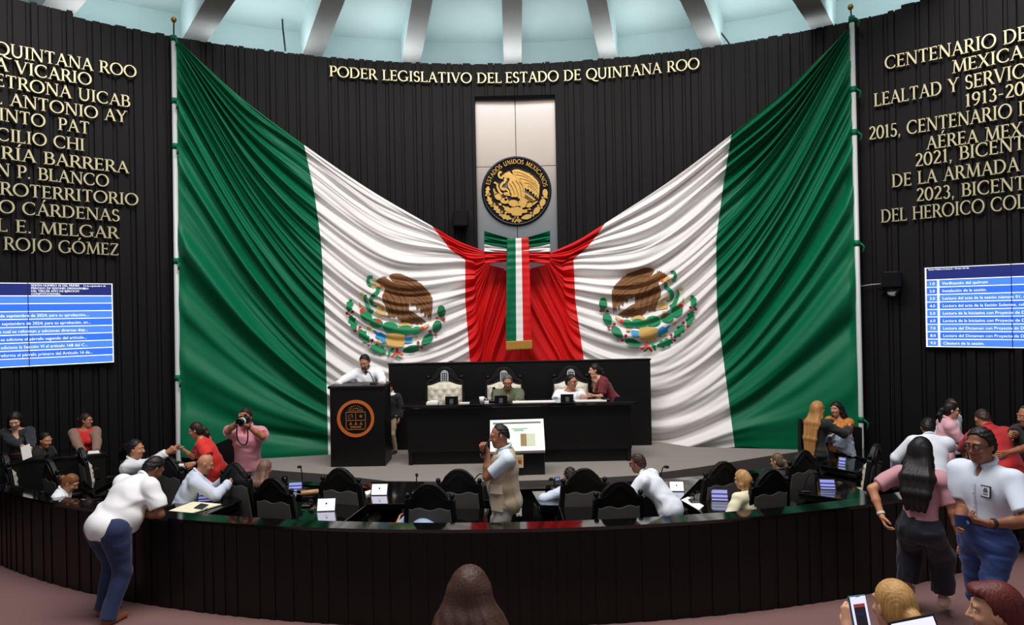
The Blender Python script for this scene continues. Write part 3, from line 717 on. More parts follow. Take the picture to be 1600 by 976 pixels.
# ------------------------------------------------------------------ blue information screens on the side walls
M_scr_d = mat('screen_navy', (26, 34, 96), .3, emit=.9)
M_scr_b = mat('screen_blue', (44, 96, 214), .3, emit=1.0)
M_scr_l = mat('screen_light_blue', (66, 116, 222), .3, emit=1.0)
M_scr_w = mat('screen_white', (240, 244, 255), .3, emit=1.0)
M_seam = mat('screen_seam', (20, 30, 80), .5)
def text_mesh(txt, size, align='LEFT'):
    cu = bpy.data.curves.new('text', 'FONT'); cu.body = txt; cu.size = size; cu.align_x = align; cu.resolution_u = 2
    to = bpy.data.objects.new('text', cu); COL.objects.link(to)
    dg = bpy.context.evaluated_depsgraph_get(); me = bpy.data.meshes.new_from_object(to.evaluated_get(dg))
    bpy.data.objects.remove(to); bpy.data.curves.remove(cu); me.materials.clear()
    return me
def screen(pc, ptop, pbot, pedge_x, toward, label, rows, header):
    """flat screen hung on the wall: near edge at pixel column pedge_x, running outwards"""
    D = wallD(pedge_x, pc, WR - .10); tl = P(pedge_x, ptop, D); bl = P(pedge_x, pbot, D)
    h = tl.z - bl.z; az = math.atan2(tl.x, tl.y - WY); w = 3.0
    xax = Vector((math.cos(az), -math.sin(az), 0))              # to the right along the wall
    n = Vector((-math.sin(az), -math.cos(az), 0))
    x0 = 0 if toward > 0 else -w
    root = empty('information_screen', (tl.x, tl.y, bl.z), 0, label, 'screen', 'blue information screens')
    F = frame((0, 0, 0), xax, n)
    mb = MB(); mb.prism([(x0 - .02, -.02), (x0 + w + .02, -.02), (x0 + w + .02, h + .02), (x0 - .02, h + .02)], -.06, 0.0, F); mb.build('case', M_black, root)
    hh = h * .155
    mb = MB(); R_ = lambda a, b, c, d, z, mi: mb.prism([(a, c), (b, c), (b, d), (a, d)], z, z + .002, F, mi)
    R_(x0, x0 + w, h - hh, h, .0, 0)
    n_r = len(rows); rh = (h - hh) / n_r
    for i in range(n_r):
        R_(x0, x0 + w, h - hh - (i + 1) * rh, h - hh - i * rh, 0, 1 if i % 2 else 2)
    for i in range(n_r + 1):
        y = h - hh - i * rh; R_(x0, x0 + w, y - .006, y + .006, .002, 3)
    R_(x0 + w - .012, x0 + w, 0, h, .002, 3); R_(x0, x0 + .02, 0, h, .002, 3); R_(x0, x0 + w, h - .01, h, .002, 3)
    if toward > 0: R_(x0 + .17, x0 + .20, 0, h - hh, .002, 3)
    mb.build('display', [M_scr_d, M_scr_b, M_scr_l, M_scr_w], root)
    mb = MB()
    for sx in ((-1.16, -2.4) if toward < 0 else (1.16, 2.3)): R_ = mb.prism([(sx - .006, 0), (sx + .006, 0), (sx + .006, h), (sx - .006, h)], .002, .0045, F)
    mb.build('panel_seam', M_seam, root)
    def put(txt, x, y, size, al='LEFT'):
        me = text_mesh(txt, size, al); me.transform(F @ Matrix.Translation((x, y, .006)))
        link('text_line', me, root, M_scr_w)
    for i, r in enumerate(rows):
        y = h - hh - (i + 1) * rh + rh * .30; sz = rh * .52
        for x, t in r: put(t, x, y, sz, 'RIGHT' if -.6 < x < 0 else 'LEFT')
    for x, y, t, k in header: put(t, x, h - y * hh, hh * k)
    return root
rowsL = [[], [], [(-.34, 'Lectura del acta de la sesión número 01, celebrada el día 05 de septiembre de 2024; para su aprobación,...')],
         [(-.32, 'Lectura del acta de la Sesión Solemne, celebrada el día 05 de septiembre de 2024; para su aprobación, en...')],
         [(-.36, 'Lectura de la Iniciativa con Proyecto de Decreto, mediante la cual se reforman y adicionan diversas disp...')],
         [(-.38, 'Lectura del Dictamen con Proyecto de Decreto por el que se adiciona el párrafo segundo del artículo...')],
         [(-.37, 'Lectura del Dictamen con Proyecto de Decreto por el que se adiciona la Sección VI al artículo 168 del C...')],
         [(-.30, 'Lectura del Dictamen con Proyecto de Decreto por el que se reforma el párrafo primero del Artículo 16 de...')], []]
hdL = [(-1.12, .26, 'SESIÓN NÚMERO 02 DEL PRIMER', .22), (-1.12, .48, 'PERIODO DE SESIONES ORDINARIAS', .22), (-1.12, .70, 'DEL TERCER AÑO DE EJERCICIO', .22), (-1.12, .92, 'CONSTITUCIONAL.', .22), (-.42, .26, '14 de septiembre de', .19), (-.42, .48, '2024', .19)]
sl = screen(505, 443, 565, 175.5, -1, 'blue agenda screen hung on the dark wall left of the flags', rowsL, hdL)
rowsR = [[(.06, '1.0'), (.24, 'Verificación del quórum')], [(.06, '2.0'), (.24, 'Instalación de la sesión.')],
         [(.06, '3.0'), (.24, 'Lectura del acta de la sesión número 01, celebrada el día 05 de septiembre de 2024;')],
         [(.06, '4.0'), (.24, 'Lectura del acta de la Sesión Solemne, celebrada el día 05 de septiembre de 2024;')],
         [(.06, '5.0'), (.24, 'Lectura de la Iniciativa con Proyecto de Decreto, mediante la cual se reforman')],
         [(.06, '6.0'), (.24, 'Lectura de la Iniciativa con Proyecto de Decreto por el que se adicionan')],
         [(.06, '7.0'), (.24, 'Lectura del Dictamen con Proyecto de Decreto por el que se adiciona el')],
         [(.06, '8.0'), (.24, 'Lectura del Dictamen con Proyecto de Decreto por el que se reforma')], [(.06, '9.0'), (.24, 'Clausura de la sesión.')]]
sr = screen(480, 418.5, 541, 1445, 1, 'blue agenda screen hung on the dark wall right of the flags', rowsR, [(.05, .22, 'Sesión Pública Ordinaria - Orden del día', .17), (1.42, .25, 'SESIÓN', .17), (1.42, .5, 'PERIODO', .17)])

# ------------------------------------------------------------------ wall speakers and camera
def speaker(px, py, wpx, hpx, label):
    D = wallD(px, py, WR - .2); p = P(px, py, D); az = math.atan2(p.x, p.y - WY); k = D / FPX
    w, h = wpx * k, hpx * k
    root = empty('wall_speaker', p, -az, label, 'loudspeaker', 'loudspeakers on the slat wall')
    mb = MB(); mb.box((0, 0, 0), (w, .28, h), bev=.03); mb.build('cabinet', M_black, root)
    mb = MB(); mb.box((0, -.145, 0), (w * .84, .012, h * .86), bev=.004); mb.build('grille', M_blackm, root)
    mb = MB(); mb.tube([(0, .1, 0), (0, .22, 0)], .04, 8); mb.box((0, .22, 0), (.14, .02, .2)); mb.build('bracket', M_black, root)
    return root
speaker(720, 342, 24, 26, 'small black loudspeaker on the slat wall left of the steel panel')
speaker(1393, 437, 28, 26, 'small black loudspeaker on the slat wall left of the right blue screen')
p = P(1394, 455, wallD(1394, 455, WR - .16))
root = empty('dome_camera', p, 0, 'white dome security camera under the right loudspeaker', 'security camera')
mb = MB(); mb.lathe([(.0, .06), (.11, .055), (.12, .02), (.115, .0), (.0, .0)], n=20); mb.box((0, .12, .04), (.3, .1, .02)); mb.build('housing', M_black, root)
mb = MB(); mb.ball((0, -.01, -.005), (.085, .085, .08)); mb.build('dome', M_whitepl, root, True)
mb = MB(); mb.ball((0.03, -.07, -.03), (.035, .03, .035)); mb.build('lens', M_black, root, True)
mb = MB(); mb.tube([P(1345, 447, wallD(1345, 447, WR - .1)), P(1362, 444.5, wallD(1362, 444, WR - .09)), P(1380, 443, wallD(1380, 443, WR - .1))], .012, 6)
tag(mb.build('cable_conduit', mat('pale_conduit', (150, 150, 150), .5), smooth=True), 'thin pale cable conduit between the right flag pole and the loudspeaker', 'conduit')

# ------------------------------------------------------------------ podium with the state seal
a, b, c, d = P(512, 604, 11.3), P(598.5, 600, 11.3), P(602.5, 727, 11.3), P(517, 730.5, 11.3)
pc = (c + d) / 2; hw = (b.x - a.x) / 2; hb = (c.x - d.x) / 2; ph = (a.z + b.z) / 2 - DZ
pod = empty('podium', (pc.x, 11.3, DZ), 0, 'tall dark wooden podium with an orange round seal on its front', 'podium')
mb = MB(); dep = .6
vs = [(-hb, 0, 0), (hb, 0, 0), (hb, dep, 0), (-hb, dep, 0), (-hw + .01, 0, ph - .05), (hw - .01, 0, ph - .05), (hw - .01, dep, ph - .05), (-hw + .01, dep, ph - .05)]
mb.add(vs, [(3, 2, 1, 0), (0, 1, 5, 4), (1, 2, 6, 5), (2, 3, 7, 6), (3, 0, 4, 7), (4, 5, 6, 7)]); mb.build('body', M_dark, pod)
mb = MB(); mb.box((0, dep / 2, ph - .025), (2 * hw + .04, dep + .06, .05), bev=.012); mb.build('top', M_dark, pod)
sx, sz = (556 - 557) / FPX * 11.3, 0
cz = P(556, 653.5, 11.3).z - DZ; sp = empty('seal_dummy')
F = frame((P(556, 653.5, 11.3).x - pc.x, -.002, cz), (1, 0, 0), (0, -1, 0)); u = 11.3 / FPX     # u = metres per pixel
bpy.data.objects.remove(sp)
mb = MB(); n = 64
for i in range(n):
    q = [(math.cos(t) * r * u, math.sin(t) * r * u) for r, t in ((24.2, 2 * PI * i / n), (29, 2 * PI * i / n), (29, 2 * PI * (i + 1) / n), (24.2, 2 * PI * (i + 1) / n))]
    mb.prism(q, 0, .018, F)
ring = mb.build('seal_ring', M_orange, pod)
mb = MB()
def ln(pts, w=1.2): mb.prism([(x * u, y * u) for x, y in stroke(pts, w)], 0, .010, F)
ln([(-15, 10), (15, 10)], 1.4); ln([(-15, 10), (-15, -13)]); ln([(15, 10), (15, -13)]); ln(arc(-11, -13, 4, 4, 180, 270, 6) + arc(11, -13, 4, 4, 270, 360, 6))
ln([(0, 10), (0, -3)]); ln([(-15, -3), (15, -3)])
for i in range(9):
    t = math.radians(15 + 150 * i / 8); ln([(7 * math.cos(t), 12 + 7 * math.sin(t)), (12 * math.cos(t), 12 + 9 * math.sin(t))], .8)
ln(arc(0, 12, 5, 4, 0, 180, 10)); ln([(-12, 12), (12, 12)], .8)
for cx in (-8, 0, 8): mb.prism([((cx - 2.6) * u, -10 * u), ((cx + 2.6) * u, -10 * u), (cx * u, -4.6 * u)], 0, .01, F)
mb.prism([(-9 * u, -12 * u), (9 * u, -12 * u), (8 * u, -14.5 * u), (-8 * u, -14.5 * u)], 0, .01, F)
ln([(-11, 6), (-11, 0), (-8, 0)]); ln([(-9, 6), (-5, 6), (-5, 1)]); ln([(-7, 3), (-4, 3)])
st = [((8 + (3.6 if k % 2 == 0 else 1.5) * math.sin(k * PI / 5)) * u, (3.4 + (3.6 if k % 2 == 0 else 1.5) * math.cos(k * PI / 5)) * u) for k in range(10)]
mb.prism(st, 0, .01, F)
mb.build('seal_shield', M_brownline, pod)

# ------------------------------------------------------------------ presidium panel and long desk
pl_, pr_ = P(607, 570, 12.62), P(1016, 562, 12.62)
pw = pr_.x - pl_.x; px_ = (pr_.x + pl_.x) / 2; pz = (pr_.z + pl_.z) / 2 - DZ
pan = empty('backdrop_panel', (px_, 12.62, DZ), 0, 'wide low black panel standing behind the presidium desk', 'panel')
mb = MB(); mb.box((0, .04, pz / 2), (pw, .08, pz)); mb.build('board', M_darkm, pan)
mb = MB(); mb.box((0, .04, pz + .012), (pw + .03, .11, .03), bev=.008); mb.build('top_rail', M_dark, pan)
dl, dr = P(627, 633, 11.2), P(995, 627, 11.2); dw = dr.x - dl.x; dx_ = (dl.x + dr.x) / 2; dz = (dl.z + dr.z) / 2 - DZ
desk = empty('presidium_desk', (dx_, 11.2, DZ), 0, 'long black presidium desk on the dais before three tufted chairs', 'desk')
mb = MB()
q = [(-dw / 2, 0), (dw / 2, 0), (dw / 2 - .1, .62), (-dw / 2 + .1, .62)]
mb.prism(q, dz - .06, dz); o = mb.build('desk_top', M_top, desk)
bv = o.modifiers.new('b', 'BEVEL'); bv.width = .012; bv.segments = 2
mb = MB(); mb.box((0, .12, (dz - .06 + .22) / 2), (dw - .16, .06, dz - .06 - .22)); mb.build('front_panel', M_dark, desk)
mb = MB(); mb.box((0, .18, .11), (dw - .24, .05, .22)); mb.build('plinth', M_darkm, desk)
for sgn in (-1, 1):
    mb = MB(); mb.box((sgn * (dw / 2 - .12), .36, (dz - .06) / 2), (.07, .48, dz - .06)); mb.build('end_panel', M_dark, desk)
DESKZ = DZ + dz

# display case: white framed board tilted on a black pedestal
p0 = P(827, 748, 10.45); ped = empty('display_stand', (p0.x - .06, 10.5, DZ), 0, 'white framed document display tilted on a black pedestal before the desk', 'display stand')
mb = MB(); k = 10.45 / FPX; pedh = P(827, 705, 10.45).z - DZ
mb.box((.09, .2, pedh / 2), (44 * k, .42, pedh), bev=.01); mb.build('pedestal', M_black, ped)
tl, tr, br, bl = P(763, 658, 10.75), P(846, 655.5, 10.75), P(849.5, 705, 10.4), P(766, 707, 10.4)
X = (tr - tl).normalized(); Yv = (tl - bl); Hh = Yv.length; Wd = (tr - tl).length; Nn = X.cross(Yv.normalized())
F = frame(bl - ped.location, X, Nn)
mb = MB(); fr_ = .045
for q in ([(0, 0), (Wd, 0), (Wd, fr_), (0, fr_)], [(0, Hh - fr_), (Wd, Hh - fr_), (Wd, Hh), (0, Hh)], [(0, fr_), (fr_, fr_), (fr_, Hh - fr_), (0, Hh - fr_)], [(Wd - fr_, fr_), (Wd, fr_), (Wd, Hh - fr_), (Wd - fr_, Hh - fr_)]):
    mb.prism(q, -.05, .03, F)
mb.build('frame', M_whitepl, ped)
mb = MB(); mb.prism([(.01, .01), (Wd - .01, .01), (Wd - .01, Hh - .01), (.01, Hh - .01)], -.045, 0, F); mb.build('board', mat('pale_board', (226, 234, 226), .4), ped)
mb = MB(); R2 = lambda a, b, c, d, mi: mb.prism([(a * Wd, c * Hh), (b * Wd, c * Hh), (b * Wd, d * Hh), (a * Wd, d * Hh)], 0, .006, F, mi)
R2(.56, .67, .18, .56, 0); R2(.67, .83, .18, .56, 1); R2(.44, .62, .66, .70, 2); R2(.40, .70, .72, .74, 2)
mb.build('document', [mat('tan_page', (150, 122, 72), .7), mat('pale_green_page', (206, 214, 184), .7), mat('pale_green_line', (150, 206, 150), .7)], ped)
a = P(803.5, 710, 10.42) - ped.location; mb = MB(); mb.box((a.x + 7 * k, a.y - .015, a.z - 10 * k), (14 * k, .02, 20 * k)); mb.box((a.x + 7 * k, a.y - .028, a.z - 8 * k), (9 * k, .006, 10 * k), mi=1); mb.box((a.x + 8 * k, a.y - .032, a.z - 10 * k), (5 * k, .006, 4 * k), mi=2)
mb.build('poster', [mat('beige_poster', (204, 184, 150), .7), mat('ochre_print', (190, 150, 60), .7), mat('red_print', (150, 50, 40), .7)], ped)

# ------------------------------------------------------------------ chairs
CH_H = 1.22
def chair_outline(w=0.66):
    h = w / 2
    R_ = [(h, .48), (h - .045, 1.02), (h - .075, 1.045), (h - .115, 1.05), (h - .13, 1.075), (h - .155, 1.12), (.10, 1.19), (.05, 1.215), (0, 1.22)]
    return [(-x, y) for x, y in R_] + [(x, y) for x, y in R_[-2::-1]]
def make_chair(label, group, plaque=False, w=0.66):
    r = empty('high_back_chair', (0, 0, 0), 0, label, 'chair', group)
    tilt = Matrix.Translation((0, -.22, .46)) @ Matrix.Rotation(math.radians(7), 4, 'X') @ Matrix.Translation((0, 0, -.46))
    # drawing plane x-z; thickness along y. z axis of prism -> -y (rear)
    F = tilt @ frame((0, 0, 0), (1, 0, 0), (0, -1, 0))
    mb = MB(); mb.prism(chair_outline(w), -.025, .03, F); o = mb.build('back_frame', M_darkm, r)
    bv = o.modifiers.new('b', 'BEVEL'); bv.width = .010; bv.segments = 2; bv.limit_method = 'ANGLE'
    h = w / 2 - .065
    pan_ = [(-h, .50), (h, .50), (h - .03, .93)] + [(x, .93 - .014 * math.cos(x / h * PI * 2.2)) for x in np.linspace(h - .05, -h + .05, 15)] + [(-h + .03, .93)]
    mb = MB(); mb.prism(pan_, .028, .042, F); o = mb.build('back_panel', M_grey, r); o['label'] = 'grey rear upholstery'
    bv = o.modifiers.new('b', 'BEVEL'); bv.width = .006; bv.segments = 2; bv.limit_method = 'ANGLE'
    # front cushion, tufted
    nu, nv = 28, 32; vs = []; fs = []
    for j in range(nv + 1):
        for i in range(nu + 1):
            a, b = i / nu, j / nv; x = (a - .5) * 2 * h; z = .52 + .47 * b + (.03 * math.cos((a - .5) * PI * 2) if b > .9 else 0)
            e = min(1, 6 * min(a, 1 - a, b, 1 - b)) ** .5
            tu = .022 * abs(math.sin((a * 4 + b * 3) * PI) * math.sin((a * 4 - b * 3) * PI)) if .12 < b < .95 else .012
            vs.append(F @ Vector((x, z, -.026 - (.045 * e + tu * e))))
    for j in range(nv):
        for i in range(nu): fs.append((j * (nu + 1) + i, j * (nu + 1) + i + 1, (j + 1) * (nu + 1) + i + 1, (j + 1) * (nu + 1) + i))
    mb = MB(); mb.add(vs, [f[::-1] for f in fs]); o = mb.build('back_cushion', M_cream, r, True); o['label'] = 'cream tufted front cushion'
    for sgn in (-1, 1):
        mb = MB(); c = F @ Vector((sgn * (w / 2 - .075), 1.075, 0)); mb.ball(c, (.03, .03, .032)); mb.tube([c - Vector((0, 0, .05)), c], .014, 8); mb.build('finial', M_darkm, r, True)
    # raised crest moulding
    mb = MB(); cr = [(x, 1.02 + .15 * math.exp(-(x / .12) ** 2)) for x in np.linspace(-h + .03, h - .03, 17)]
    mb.prism(stroke(cr, .028), -.04, .042, F); mb.build('crest_rail', M_dark, r)
    if plaque:
        pq = [(-.055, 1.01), (.055, 1.01), (.055, 1.12)] + [(.055 * math.cos(t), 1.12 + .055 * math.sin(t)) for t in np.linspace(.2, PI - .2, 8)] + [(-.055, 1.12)]
        mb = MB(); mb.prism(pq, -.052, -.03, F); o = mb.build('crest_plaque', M_silver, r)
        mb = MB()
        for z in (1.03, 1.06, 1.09, 1.12): mb.prism([(-.04, z), (.04, z), (.04, z + .006), (-.04, z + .006)], -.056, -.05, F)
        for x in (-.03, 0, .03): mb.prism([(x - .004, 1.025), (x + .004, 1.025), (x + .004, 1.14), (x - .004, 1.14)], -.056, -.05, F)
        mb.build('plaque_lines', M_dark, o)
    mb = MB(); mb.box((0, .05, .47), (w - .08, .52, .11), bev=.04); o = mb.build('seat', M_cream, r, True); o['label'] = 'cream padded seat'
    mb = MB(); mb.box((0, .05, .39), (w - .05, .54, .07), bev=.01); mb.build('seat_frame', M_darkm, r)
    for sgn in (-1, 1):
        mb = MB(); x = sgn * (w / 2 - .03)
        mb.tube([(x, -.20, .60), (x, .0, .61), (x, .20, .60), (x, .24, .57)], [.022, .024, .026, .022], 8); mb.tube([(x, .20, .42), (x, .22, .60)], .022, 8); mb.build('armrest', M_darkm, r, True)
        for y in (-.17, .27):
            mb = MB(); mb.tube([(x * .92, y, .37), (x * .94, y, .2), (x * .98, y + (.03 if y > 0 else -.06), 0.012)], [.03, .026, .02], 8); mb.build('leg', M_darkm, r, True)
    return r
proto = make_chair('', 'dark high-back chairs of the chamber')
proto_used = [False]
def chair(px, py, label, face=None, floor=0.0, D=None, k=1.0):
    # px, py: crest top as seen
    top = PZ(px, py, floor + CH_H * k) if D is None else P(px, py, D)
    a = math.atan2(0 - top.x, 15.5 - top.y) if face is None else math.radians(face)
    back = Vector((math.sin(a), math.cos(a), 0)) * .32 * k
    o = copy_tree(proto, Vector((top.x, top.y, floor)) + back, -a)
    o.scale = (k, k, k)
    o['label'] = label; return o
CHAIRS = [
 (425, 745, 'dark high-back chair at the parapet, first right of the desk with the open folder'),
 (670, 754, 'dark high-back chair at the parapet in front of the man in the beige vest'),
 (967, 750, 'dark high-back chair at the parapet before the man leaning in white shirt and glasses'),
 (1205, 732, 'dark high-back chair at the parapet just right of the woman in the cream blouse'),
 (75, 717, 'dark high-back chair at the parapet left of the woman with the tan hair bun', 38),
 (5, 706, 'dark high-back chair cut by the left frame edge', 45),
 (365, 722, 'dark high-back chair between the bald man and the long-haired seated woman'),
 (530, 730, 'dark high-back chair in the second row below the podium'),
 (716, 732, 'dark high-back chair in the second row left of the man in the beige vest'),
 (913, 731, 'dark high-back chair in the second row behind the curly-haired man in pale shirt'),
 (1131, 720, 'dark high-back chair in the second row behind the woman in the cream blouse'),
 (1256, 702, 'dark high-back chair behind the woman hugging in black'),
 (1370, 692, 'dark high-back chair between the right side desks and the man in white shirt', -48),
 (1562, 693, 'dark high-back chair beside the bending man in red shirt', -55),
 (262, 712, 'dark high-back chair half hidden by the leaning man in the white polo', 30),
 (196, 692, 'dark high-back chair behind the seated man raising his thumb', 40),
]
for c in CHAIRS: chair(c[0], c[1], c[2], c[3] if len(c) > 3 else None)
for ch in list(proto.children): bpy.data.objects.remove(ch)
bpy.data.objects.remove(proto)
# side chair turned to the right behind the long side counter
proto = make_chair('', 'dark high-back chairs of the chamber')
proto['label'] = 'dark high-back chair turned sideways at the end of the left counter'
pp = P(161, 694, 10.2); proto.location = (pp.x, pp.y, .15); proto.rotation_euler = (0, 0, -math.radians(48)); proto.scale = (.9,) * 3
dchair = make_chair('', 'tufted chairs of the presidium', True, .62)
for px, py, lab in ((694, 573, 'cream tufted chair of the presidium standing empty at the left'), (787, 573, 'cream tufted chair of the presidium behind the man in green shirt'), (892, 571, 'cream tufted chair of the presidium behind the man in white ringer shirt')):
    D = 12.28; t = P(px, py, D); k = (t.z - DZ) / 1.225
    o = copy_tree(dchair, Vector((t.x, D - .22 * k, DZ)), PI); o['label'] = lab; o.scale = (k, k, k)
for ch in list(dchair.children):
    for g in list(ch.children): bpy.data.objects.remove(g)
    bpy.data.objects.remove(ch)
bpy.data.objects.remove(dchair)

# ------------------------------------------------------------------ members' desks
def member_desk(corners, label, z=0.76, floor=0.0, back=True):
    q = [PZ(x, y, z) for x, y in corners]; c = sum(q, Vector()) / len(q)
    r = empty('member_desk', (c.x, c.y, floor), 0, label, 'desk', "members' desks")
    poly = [(v.x - c.x, v.y - c.y) for v in q]; zz = z - floor
    mb = MB(); mb.prism(poly, zz - .045, zz); o = mb.build('desk_top', M_top, r)
    bv = o.modifiers.new('b', 'BEVEL'); bv.width = .008; bv.segments = 2; bv.limit_method = 'ANGLE'
    ins = [(x * .93, y * .93) for x, y in poly]
    mb = MB(); mb.prism([(x * .97, y * .97) for x, y in poly], zz - .085, zz - .045); mb.build('apron', M_dark, r)
    n = len(ins)
    order = sorted(range(n), key=lambda i: ins[i][1] + ins[(i + 1) % n][1])
    for i in range(n):
        if i == order[0]: continue                       # the member's side stays open
        a, b = Vector(ins[i] + (0,)), Vector(ins[(i + 1) % n] + (0,)); d = (b - a).normalized(); nn = Vector((-d.y, d.x, 0)) * .015
        mb = MB(); mb.prism([tuple((a + nn)[:2]), tuple((b + nn)[:2]), tuple((b - nn)[:2]), tuple((a - nn)[:2])], 0.012, zz - .15); mb.build('side_panel', M_darkm, r)
    return r
DESKS = [
 ([(250, 807), (317, 806), (377, 781), (352, 757), (292, 765)], 'black desk with the open folder beside the leaning man'),
 ([(452, 815), (537, 815), (572, 789), (560, 768), (462, 772)], 'black desk right of the first parapet chair, white screen tablet on it'),
 ([(628, 821), (759, 820), (765, 794), (628, 794)], 'black desk at the parapet by the man in the beige vest'),
 ([(881, 818), (990, 818), (990, 793), (873, 791)], 'black desk at the parapet below the curly-haired man'),
 ([(1066, 779), (1104, 807), (1180, 805), (1180, 770), (1110, 764)], 'black desk in front of the woman in the cream blouse'),
 ([(1247, 769), (1328, 781), (1368, 773), (1314, 752), (1284, 748)], 'black desk at the right with the tall microphone and lit tablet'),
 ([(392, 772), (472, 785), (492, 762), (408, 751)], 'black second-row desk by the long-haired seated woman'),
 ([(566, 787), (655, 786), (664, 752), (576, 752)], 'black second-row desk between the podium and the tilted display stand'),
 ([(700, 782), (790, 780), (792, 758), (706, 759)], 'black second-row desk reflecting red just left of the vest man'),
 ([(843, 789), (935, 789), (935, 765), (831, 767)], 'black second-row desk reflecting red below the curly-haired man'),
 ([(1030, 783), (1062, 781), (1094, 748), (1030, 752)], 'black second-row desk right of the leaning man in glasses'),
 ([(1281, 726), (1338, 738), (1356, 730), (1342, 716), (1302, 715)], 'black desk beside the woman in the embroidered shawl'),
 ([(1326, 709), (1353, 716), (1378, 709), (1350, 700)], 'small black desk at the right flag pole'),
 ([(1355, 747), (1395, 756), (1425, 744), (1385, 735)], 'black desk in front of the man in white shirt seen from behind'),
 ([(128, 751), (155, 744), (176, 752), (148, 765)], 'black desk reflecting red left of the leaning man'),
 ([(212, 745), (262, 748), (290, 738), (250, 728)], 'black desk under the open notebook of the woman in red dress'),
]
for cs, lab in DESKS: member_desk(cs, lab)
# continuous curved counter front between the desks and the dais
mb = MB(); bb = np.linspace(-.44, .46, 61)
for i in range(60):
    a, b = bb[i], bb[i + 1]; r0, r1 = 9.68, 9.80
    for (z0, z1, mi) in ((0.012, .66, 0), (.66, .70, 1)):
        e = .03 if mi else 0
        v = [bpt(a, r1 + e, z0), bpt(b, r1 + e, z0), bpt(b, r1 + e, z1), bpt(a, r1 + e, z1), bpt(a, r0 - e, z0), bpt(b, r0 - e, z0), bpt(b, r0 - e, z1), bpt(a, r0 - e, z1)]
        fs = [(0, 1, 2, 3), (5, 4, 7, 6), (3, 2, 6, 7), (1, 0, 4, 5)]
        if i == 0: fs.append((0, 3, 7, 4))
        if i == 59: fs.append((1, 5, 6, 2))
        mb.add(v, fs, mi)
o = mb.build('curved_counter', [M_darkm, M_top]); tag(o, 'low curved black counter running in front of the dais', 'counter')
r0 = P(811, 800, 9.27); mb = MB(); mb.box((r0.x, r0.y, r0.z), (.075, .012, .11), bev=.004); mb.box((r0.x, r0.y - .008, r0.z + .02), (.03, .006, .03), bev=.002); mb.box((r0.x, r0.y - .008, r0.z - .022), (.03, .006, .03), bev=.002)
o = mb.build('wall_socket', M_whitepl); tag(o, 'white power socket low on the curved counter right of the vest man', 'socket')
# long side counter on the left
a, b = P(-12, 724, 9.75), P(167, 706, 10.35); top = 1.06
sc_ = empty('side_counter', ((a.x + b.x) / 2, (a.y + b.y) / 2, 0), 0, 'long black side counter at the left with a silver edge line', 'counter')
d = (b - a); d.z = 0; L_ = d.length; d.normalize(); ang = math.atan2(d.y, d.x); sc_.rotation_euler = (0, 0, ang)
top = (a.z + b.z) / 2
mb = MB(); mb.box((0, .16, top - .02), (L_, .36, .04), bev=.008); mb.build('counter_top', M_top, sc_)
mb = MB(); mb.box((0, .02, (top - .04) / 2), (L_ - .04, .04, top - .04)); mb.build('front_panel', M_darkm, sc_)
for x in (-L_ / 2 + .04, L_ / 2 - .04):
    mb = MB(); mb.box((x, .18, (top - .04) / 2), (.04, .28, top - .04)); mb.build('end_panel', M_darkm, sc_)
mb = MB(); mb.box((0, -.024, top - .02), (L_, .006, .018)); mb.build('edge_strip', M_blackm, sc_)
mb = MB(); mb.box((0, 1.0, .075), (L_ + .8, 1.9, .15)); o = mb.build('floor_step', M_inner); o.location = sc_.location; o.rotation_euler = sc_.rotation_euler; struct(o)

# ------------------------------------------------------------------ tablets, microphones, papers
M_tscr = mat('tablet_white_screen', (214, 212, 240), .2, emit=1.0)
M_tblu = mat('tablet_list_screen', (120, 126, 190), .2, emit=.8)
M_tlin = mat('tablet_dark_line', (44, 48, 92), .2, emit=.5)
def tablet(px, py, wpx, z, face, label, kind=0, tilt=28, group="tablets on the members' desks", hk=.72):
    p = PZ(px, py, z); w = wpx / FPX * p.y; h = w * hk
    r = empty('tablet', p, math.radians(face), label, 'tablet', group)
    F = Matrix.Rotation(math.radians(-tilt), 4, 'X') @ frame((0, 0, 0), (1, 0, 0), (0, -1, 0))
    mb = MB(); mb.prism([(-w / 2, 0), (w / 2, 0), (w / 2, h), (-w / 2, h)], -.008, 0, F); o = mb.build('case', M_black, r)
    mb = MB(); m = .012; mb.prism([(-w / 2 + m, m), (w / 2 - m, m), (w / 2 - m, h - m), (-w / 2 + m, h - m)], 0, .0015, F)
    if kind == 0:
        mb.prism(ellp(0, h * .58, h * .07, h * .08), .0015, .002, F, 1); mb.prism([(-w * .12, h * .36), (w * .12, h * .36), (w * .12, h * .38), (-w * .12, h * .38)], .0015, .002, F, 1)
        mb.build('screen', [M_tscr, M_tlin], r)
    elif kind == 1:
        for f in (.2, .52): mb.prism([(-w / 2 + m, h * f), (w / 2 - m, h * f), (w / 2 - m, h * (f + .13)), (-w / 2 + m, h * (f + .13))], .0015, .002, F, 1)
        mb.build('screen', [M_tblu, M_tlin], r)
    else: mb.build('screen', [M_black], r)
    s = math.sin(math.radians(tilt)); c = math.cos(math.radians(tilt))
    mb = MB(); q0, q1 = Vector((0, .012 + h * .6 * s, h * .6 * c)), Vector((0, .012 + h * .6 * s + .07, .004))
    mb.add([q0 + Vector((-.03, 0, 0)), q0 + Vector((.03, 0, 0)), q1 + Vector((.03, 0, 0)), q1 + Vector((-.03, 0, 0)), q0 + Vector((-.03, .006, .0)), q0 + Vector((.03, .006, 0)), q1 + Vector((.03, .006, 0)), q1 + Vector((-.03, .006, 0))], [(0, 1, 2, 3), (7, 6, 5, 4), (0, 4, 5, 1), (1, 5, 6, 2), (3, 2, 6, 7), (0, 3, 7, 4)]); mb.build('stand', M_black, r)
    return r
